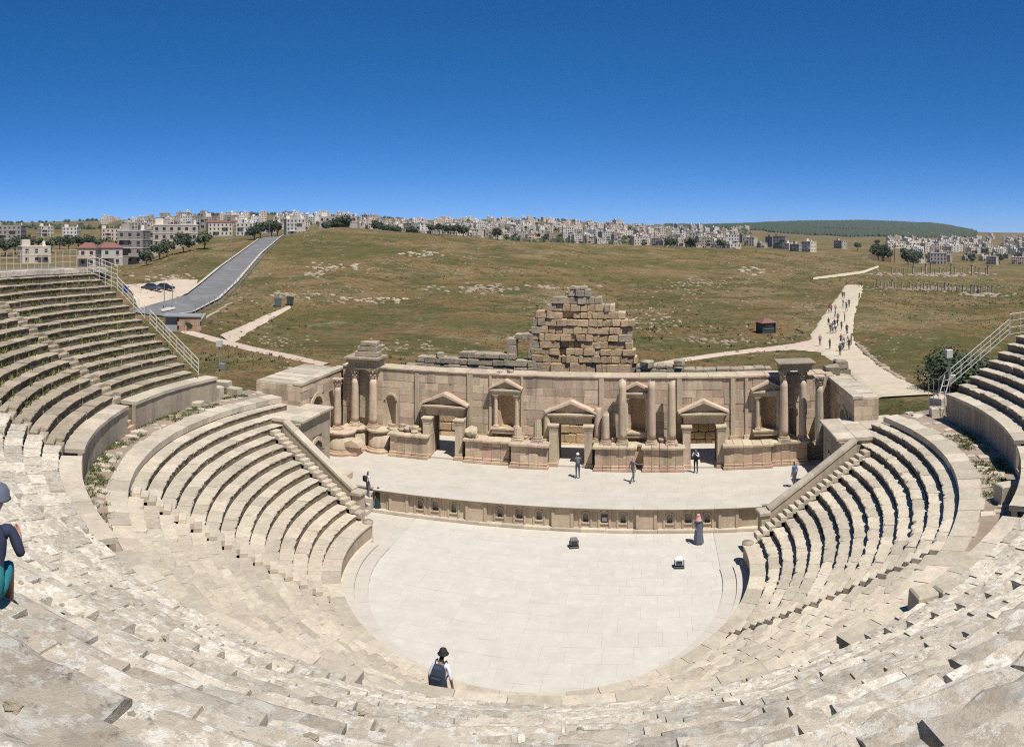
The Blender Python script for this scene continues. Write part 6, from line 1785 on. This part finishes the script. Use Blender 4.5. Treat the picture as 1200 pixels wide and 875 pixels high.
desc = dict(kl=(-.10,.14,.56), al=(-.10,.10,.17), tl=(-.11,.24,.10), kr=(.10,.05,.47), ar=(.10,-.06,.05), tr=(.11,.09,.02), el=(-.27,-.08,1.14), wl=(-.29,-.02,.90), hl=(-.29,.0,.82), er=(.27,-.05,1.14), wr=(.28,.03,.90), hr=(.28,.06,.82), head=(.02,.06,1.59), top=(.03,.06,1.68))
descend = human_mesh(desc)
def face_to(p, q): d = Vector(q)-Vector(p); return atan2(-d.x, d.y)
# the man with the backpack on the walkway
p = ray(517)*17.3; p.z = ZW
q = on_z(650, 700, 0)
man = person(descend, 'man in white shirt, black cap and dark trousers walking down toward the orchestra', p, face_to(p, q)-.12, CL['white'], CL['navy'])
part_on(man, 'cap', cap_mb((.025,.06,1.60), .105, .035), CL['black'])
bp = obj('backpack', None, None, p, (0,0,face_to(p, q)-.12)); tag(bp, 'dark blue backpack on the back of the man in white shirt', 'backpack')
mb = MB()
for z0, w, d0, d1 in ((1.00,.15,-.13,-.30),(1.08,.17,-.13,-.33),(1.30,.165,-.12,-.31),(1.42,.13,-.11,-.25),(1.46,.08,-.11,-.19)): mb.v += [(-w,d0,z0),(w,d0,z0),(w*.9,d1,z0),(-w*.9,d1,z0)]
for k in range(4):
    for j in range(4): mb.f.append([k*4+j, k*4+(j+1) % 4, (k+1)*4+(j+1) % 4, (k+1)*4+j]); mb.m.append(0)
mb.f += [[3,2,1,0],[16,17,18,19]]; mb.m += [0,0]
bm_ = plain('backpack_navy', (.03,.042,.07), .7, 0, 0, .3, 14)
obj('bag', mb.build('bag', bm_), bp)
mb = MB(); mb.box(-.12,.12,-.36,-.30,1.06,1.26,bev=.02); obj('pocket', mb.build('pocket', bm_), bp)
for s in (-1, 1):
    mb = MB(); mb.tube([(s*.10,-.12,1.42),(s*.115,-.04,1.50),(s*.115,.06,1.47),(s*.13,.12,1.34),(s*.15,.07,1.15),(s*.14,-.12,1.05)], .017, 6); obj('strap', mb.build('strap', bm_), bp)
# people on the stage
def on_stage(x, y): return on_z(x, y, ZS+.005)
a = on_stage(677, 560.5); o = person(cam_h, 'person in white cap and grey top with jeans holding up a camera on the stage', a, face_to(a, (a.x+.3, a.y+9, 0)), CL['grey'], CL['jeans'])
part_on(o, 'cap', cap_mb((0,.02,1.61), .11, .02), CL['white'])
a = on_stage(741.5, 565.5); o = person(pnt, 'person in dark top walking across the stage with one arm stretched out', a, -1.2, CL['grey'], CL['slate'], cloth('grey_hair', (.25,.25,.26)))
a = on_stage(815.5, 554); o = person(cam_h, 'person in white and navy top with black trousers on the stage before the last doorway', a, 2.6, CL['white'], CL['black'])
mb = MB(); mb.lathe([(.175,1.08),(.185,1.25),(.175,1.40),(.09,1.47)], 14); v_ = part_on(o, 'vest', mb, CL['navy']); v_.scale = (1,.72,1)
a = on_stage(931, 571); o = person(stand, 'person in blue shirt standing on the stage beside the sloping parapet', a, .4, CL['blue'], CL['slate'])
# pair at the stage steps
a = on_z(431, 582.5, 1.2); o = person(stand, 'person in white shirt and dark trousers with black shoulder bag on the stage steps', a, -.9, CL['white'], CL['slate'])
b_ = obj('shoulder_bag', None, None, a, (0,0,-.9)); tag(b_, 'black shoulder bag on the person in white at the stage steps', 'bag')
mb = MB(); mb.box(-.15,.15,-.30,-.13,1.05,1.42,bev=.04); obj('bag', mb.build('bag', CL['black']), b_)
mb = MB(); mb.tube([(.1,-.14,1.40),(.12,.0,1.49),(.1,.13,1.30),(0,.14,1.12)], .014, 5); obj('strap', mb.build('strap', CL['black']), b_)
def robe(mat, h=1.42, flare=.30, seed=1):
    mb = MB(); n = 28; prof_ = [(flare,.06),(flare*.92,.35),(flare*.74,.75),(.20,1.0),(.185,1.2),(.19,1.36),(.085,1.47)]
    vs_ = []; fs = []
    for i, (r, z) in enumerate(prof_):
        for k in range(n):
            t = 2*pi*k/n; f_ = 1+.09*(1-z/1.5)*sin(7*t+seed)+.04*(1-z/1.5)*sin(13*t)
            vs_.append((r*f_*cos(t), r*f_*.78*sin(t), z))
    for i in range(len(prof_)-1):
        for k in range(n): fs.append((i*n+k, i*n+(k+1) % n, (i+1)*n+(k+1) % n, (i+1)*n+k))
    mb.add(vs_, fs); return mb
a = on_z(443, 598, .03); o = person(stand, 'person in long dark teal dress and black scarf at the foot of the stage steps', a, .6, CL['black'], CL['darkteal'], CL['black'], None, None, None, .88)
part_on(o, 'dress', robe(CL['darkteal'], seed=2), CL['darkteal']); 
mb = MB(); mb.lathe([(.17,1.38),(.13,1.46),(.11,1.55),(.12,1.62),(.11,1.70),(.05,1.75)], 14, (0,-.012,0)); part_on(o, 'scarf', mb, CL['black'])
a = on_z(818.5, 637, .03); o = person(human_mesh(dict(er=(.26,.02,1.14), wr=(.2,.2,1.0), hr=(.17,.26,.98)), long_sleeve=True), 'man in long grey robe and red checked headscarf standing on the orchestra floor', a, 2.9, CL['slate'], CL['slate'])
part_on(o, 'robe', robe(CL['slate'], seed=5), CL['slate'])
chk, cnt_, cb_ = nodes('red_checked_cloth'); ck = N(cnt_, 'ShaderNodeTexChecker'); ck.inputs['Scale'].default_value = 40; ck.inputs[1].default_value = (.45,.04,.05,1); ck.inputs[2].default_value = (.7,.6,.58,1)
cnt_.links.new(wpos(cnt_), ck.inputs[0]); cnt_.links.new(ck.outputs[0], cb_.inputs['Base Color'])
mb = MB(); mb.lathe([(.22,1.34),(.19,1.42),(.135,1.55),(.125,1.63),(.11,1.70),(.05,1.745)], 16, (0,-.012,0)); part_on(o, 'headscarf', mb, chk)
mb = MB(); mb.lathe([(.118,1.665),(.124,1.675),(.116,1.69)], 14, (0,-.012,0)); part_on(o, 'head_band', mb, CL['black'])
# person sitting at the picture's edge: hips on the seat row, leaning forward
def jp(x, y, R): v = ray(x)*R; v.z = H-(y-YH)/FPX*R; return v
R0 = 6.0; hip = jp(-15, 698, R0)
fw = Vector((-.55,.83,0)).normalized(); rt2 = Vector((fw.y,-fw.x,0))
def sp(r_, f_, u_): return rt2*r_+fw*f_+Vector((0,0,u_))
sit = dict(pelvis=sp(0,0,.12), waist=sp(0,.06,.25), chest=sp(0,.16,.42), nb=sp(0,.26,.56), neck=sp(.01,.30,.62), head=sp(.03,.35,.70), top=sp(.04,.36,.79),
           sl=sp(-.17,.22,.53), el=sp(-.24,.35,.29), wl=sp(-.14,.52,.20), hl=sp(-.12,.58,.19), sr=sp(.17,.22,.53), er=sp(.27,.14,.33), wr=sp(.23,.32,.38), hr=sp(.22,.39,.41),
           pl=sp(-.10,.02,.10), kl=sp(-.13,.44,.13), al=sp(-.13,.50,-.30), tl=sp(-.14,.64,-.34), pr=sp(.10,.02,.10), kr=sp(.13,.44,.13), ar=sp(.13,.50,-.30), tr=sp(.14,.64,-.34))
base_ = Vector((hip.x, hip.y, hip.z-.05))
sm = human_mesh(sit, long_sleeve=True, shorts=True)
o = person(sm, 'person in teal shorts, dark top and grey cap sitting on the lichened seats', base_, 0, CL['navy'], CL['teal'])
mb = cap_mb(tuple(sit['head']), .125, .01); part_on(o, 'cap', mb, CL['slate'])
# visitors on the path
lo = [human_mesh(walkA, False, levels=1), human_mesh(None, False, levels=1), human_mesh(dict(walkA, er=(.24,.05,1.15), wr=(.16,.25,1.22), hr=(.12,.30,1.25)), False, levels=1)]
vis = [(961,407,'pink','slate'),(972.4,410.5,'green','black'),(985.5,406,'red','navy'),(984.7,413,'white','jeans'),(989,409.5,'blue','grey'),(993.6,403,'white','beige'),(995,411.5,'black','black'),(997.5,406,'grey','navy'),(984.4,419,'navy','black'),(971,384,'navy','black'),(973,391.5,'black','slate'),(975.5,389.5,'slate','grey'),(978,387,'navy','jeans'),(979.3,391.5,'white','slate'),(981.4,385,'black','navy'),(986,388.5,'slate','black'),(992.4,393.5,'black','navy'),(978.7,374,'navy','slate'),(982,378.5,'grey','black'),(990,378.5,'pink','jeans'),(971.6,367.5,'red','black'),(974,367.8,'red','navy'),(979,367,'beige','slate'),(988,361,'grey','slate'),(991.7,361.2,'white','grey'),(995,361,'black','black'),(992,366.3,'navy','slate'),(987,350.5,'navy','black'),(989.3,350.7,'slate','navy'),(1007,352.7,'black','black'),(1006.5,336.8,'slate','grey'),(1009.5,337.2,'black','navy'),(976,392.2,'white','navy'),(987.5,412,'white','black')]
rv = random.Random(2); seen_ = {}
cname = dict(navy='navy', black='black', grey='grey', white='white', slate='blue-grey', red='red', pink='pink', green='green', blue='blue', beige='beige', jeans='denim')
for k, (x, y, s1, s2) in enumerate(vis):
    a = on_ground(x, y); R = hypot(a.x, a.y)
    far = 'up the far end of the dirt path' if y < 355 else 'on the middle of the dirt path' if y < 381 else 'in the crowd on the dirt path' if y < 397 else 'at the near bend of the dirt path'
    o = person(lo[k % 3], 'visitor in %s top and %s trousers walking %s' % (cname[s1], cname[s2], far), a+Vector((0,0,.16+R*.0006)), rv.uniform(-3,3), CL[s1], CL[s2], None, None, None, 'visitors walking on the dirt path', rv.uniform(.93,1.06))

# ---------------------------------------------------------------- equipment on the orchestra floor
def floor_light(lab, p, rz, white):
    t_ = thing('floor_spotlight', lab, 'spotlight', p, rz)
    bm2 = M_dark; tm = plain('light_case_'+('white' if white else 'grey'), (.62,.62,.62) if white else (.16,.15,.14), .5)
    mb = MB(); mb.box(-.28,.28,-.22,.22,0,.10,bev=.02); obj('base', mb.build('base', bm2), t_)
    for s in (-1, 1):
        mb = MB(); mb.box(s*.25-.025,s*.25+.025,-.05,.05,.10,.38); obj('yoke_arm', mb.build('yoke_arm', bm2), t_)
    mb = MB(); mb.add([(-.22,-.20,.20),(.22,-.20,.20),(.22,.18,.16),(-.22,.18,.16),(-.22,-.16,.46),(.22,-.16,.46),(.20,.16,.52),(-.20,.16,.52)], [(3,2,1,0),(4,5,6,7),(0,1,5,4),(1,2,6,5),(2,3,7,6),(3,0,4,7)]); hs_ = obj('housing', mb.build('housing', tm), t_)
    mb = MB(); mb.box(-.17,.17,-.215,-.196,.24,.42); obj('lens', mb.build('lens', MATS['car_glass']), hs_)
floor_light('small dark spotlight standing on the orchestra floor near the niches', on_z(672.5, 641, .03), .1, False)
floor_light('small white-topped spotlight standing on the orchestra floor near the robed man', on_z(796, 664.5, .03), -.2, True)
# grey box set in one stage niche
u = on_v(708, VF); mb = MB(); mb.box(-.16,.16,-.12,.12,0,.34,bev=.05); tag(obj('speaker_box', mb.build('speaker_box', M_galv), None, L2W(u, VF+.42, .525), (0,0,PHI)), 'grey rounded box inside a stage front niche', 'box')

# ---------------------------------------------------------------- weeds and rubble on the seats
rg = random.Random(14)
M_weed = leaf_mat('weed_green', (.085,.12,.03,1), (.14,.14,.045,1)); M_weed2 = leaf_mat('weed_yellow', (.20,.19,.05,1), (.15,.15,.05,1))
def weeds(name, spots, mat, leaves, s0, s1, hgt):
    vs_ = []; fs = []
    for p, sz in spots:
        for j in range(leaves):
            a = rg.uniform(0, 6.28); r = rg.random()*sz; b = Vector((p.x+r*cos(a), p.y+r*sin(a), p.z))
            t = rg.uniform(0, 6.28); l = rg.uniform(s0, s1); h = rg.uniform(.4,1)*hgt; i = len(vs_)
            vs_.extend([b+Vector((-.25*l*sin(t),.25*l*cos(t),0)), b+Vector((.25*l*sin(t),-.25*l*cos(t),0)), b+Vector((cos(t)*l*.6+.15*l*sin(t), sin(t)*l*.6, h)), b+Vector((cos(t)*l*.8, sin(t)*l*.8, h*.9))]); fs.append((i,i+1,i+2,i+3))
    stuff(obj(name, mesh(name, vs_, fs, mat)))
def seat_pos(k, a, dr=.0): r = R2+TU*k+dr; return up(r, a, Z2+RIU*(k-1))
sp1, sp2 = [], []
for k in range(420):
    kk = rg.randrange(3, NU); a = rg.uniform(UE0+.05, D(-141)); (sp1 if rg.random() < .6 else sp2).append((seat_pos(kk, a, .05), .22))
weeds('weeds', sp1, M_weed, 12, .08, .2, .34); weeds('weeds', sp2, M_weed2, 12, .08, .2, .32)
sp3 = []
for k in range(520):
    a = rg.uniform(-pi-D(15), D(-128)) if rg.random() < .72 else rg.uniform(D(-28), D(4))
    q = rg.random()**1.6; r = RU-.12-q*1.35
    if noise.noise((a*9, r*.6, 2)) < -.1: continue
    sp3.append((C+Vector((cos(PHI+a)*r, sin(PHI+a)*r, ZW-.04)), .28))
weeds('walkway_grass', sp3, M_weed, 22, .05, .14, .13)
vs_ = []; fs = []
for k in range(2600):
    kk = rg.randrange(0, NU+3); a = rg.uniform(D(-150), D(-25)); r = R2+TU*(kk+rg.uniform(.15,.95)); p = up(r, a, Z2+RIU*kk-.01)
    rock_geo(vs_, fs, p, rg.uniform(.012,.045), rg, .7)
stuff(obj('loose_rubble', mesh('loose_rubble', vs_, fs, M_grey)))

scrub = []
for k in range(2600):
    x = rg.uniform(130, 1210); R = 70*(380/70)**(rg.random()**.8); d = ray(x); p = d*R
    u = (Vector((p.x,p.y,0))-C).dot(eu); v = (Vector((p.x,p.y,0))-C).dot(ev)
    if abs(u) < 25 and v < 24: continue
    if noise.noise((p.x*.022, p.y*.022, 9.0)) < .12: continue
    y = YH+FPX*(H-terrain(p.x, p.y))/R
    if 985-(y-334)*.75 < x < 1020+max(0, y-400)*1.6 and y > 333: continue
    if x < 345 and y < 376 and abs(x-(185+max(0, min(1, (372-y)/94))*140)) < 34: continue
    scrub.append((Vector((p.x, p.y, terrain(p.x, p.y))), rg.uniform(.25,.7)*(R/140)**.4))
weeds('scrub', scrub, leaf_mat('scrub_green', (.075,.085,.03,1), (.11,.105,.045,1)), 16, .12, .32, .38)
# ---------------------------------------------------------------- air
hm = bpy.data.materials.new('air'); hm.use_nodes = True; hn = hm.node_tree
for n_ in list(hn.nodes):
    if n_.type == 'BSDF_PRINCIPLED': hn.nodes.remove(n_)
pv = hn.nodes.new('ShaderNodeVolumePrincipled'); pv.inputs['Color'].default_value = (.72,.82,.95,1); pv.inputs['Density'].default_value = 6e-5; pv.inputs['Anisotropy'].default_value = .2
hn.links.new(pv.outputs[0], hn.nodes['Material Output'].inputs['Volume'])
mb = MB(); mb.box(-7400, 7400, -7400, 7400, -80, 150)
stuff(obj('haze', mb.build('haze', hm)))
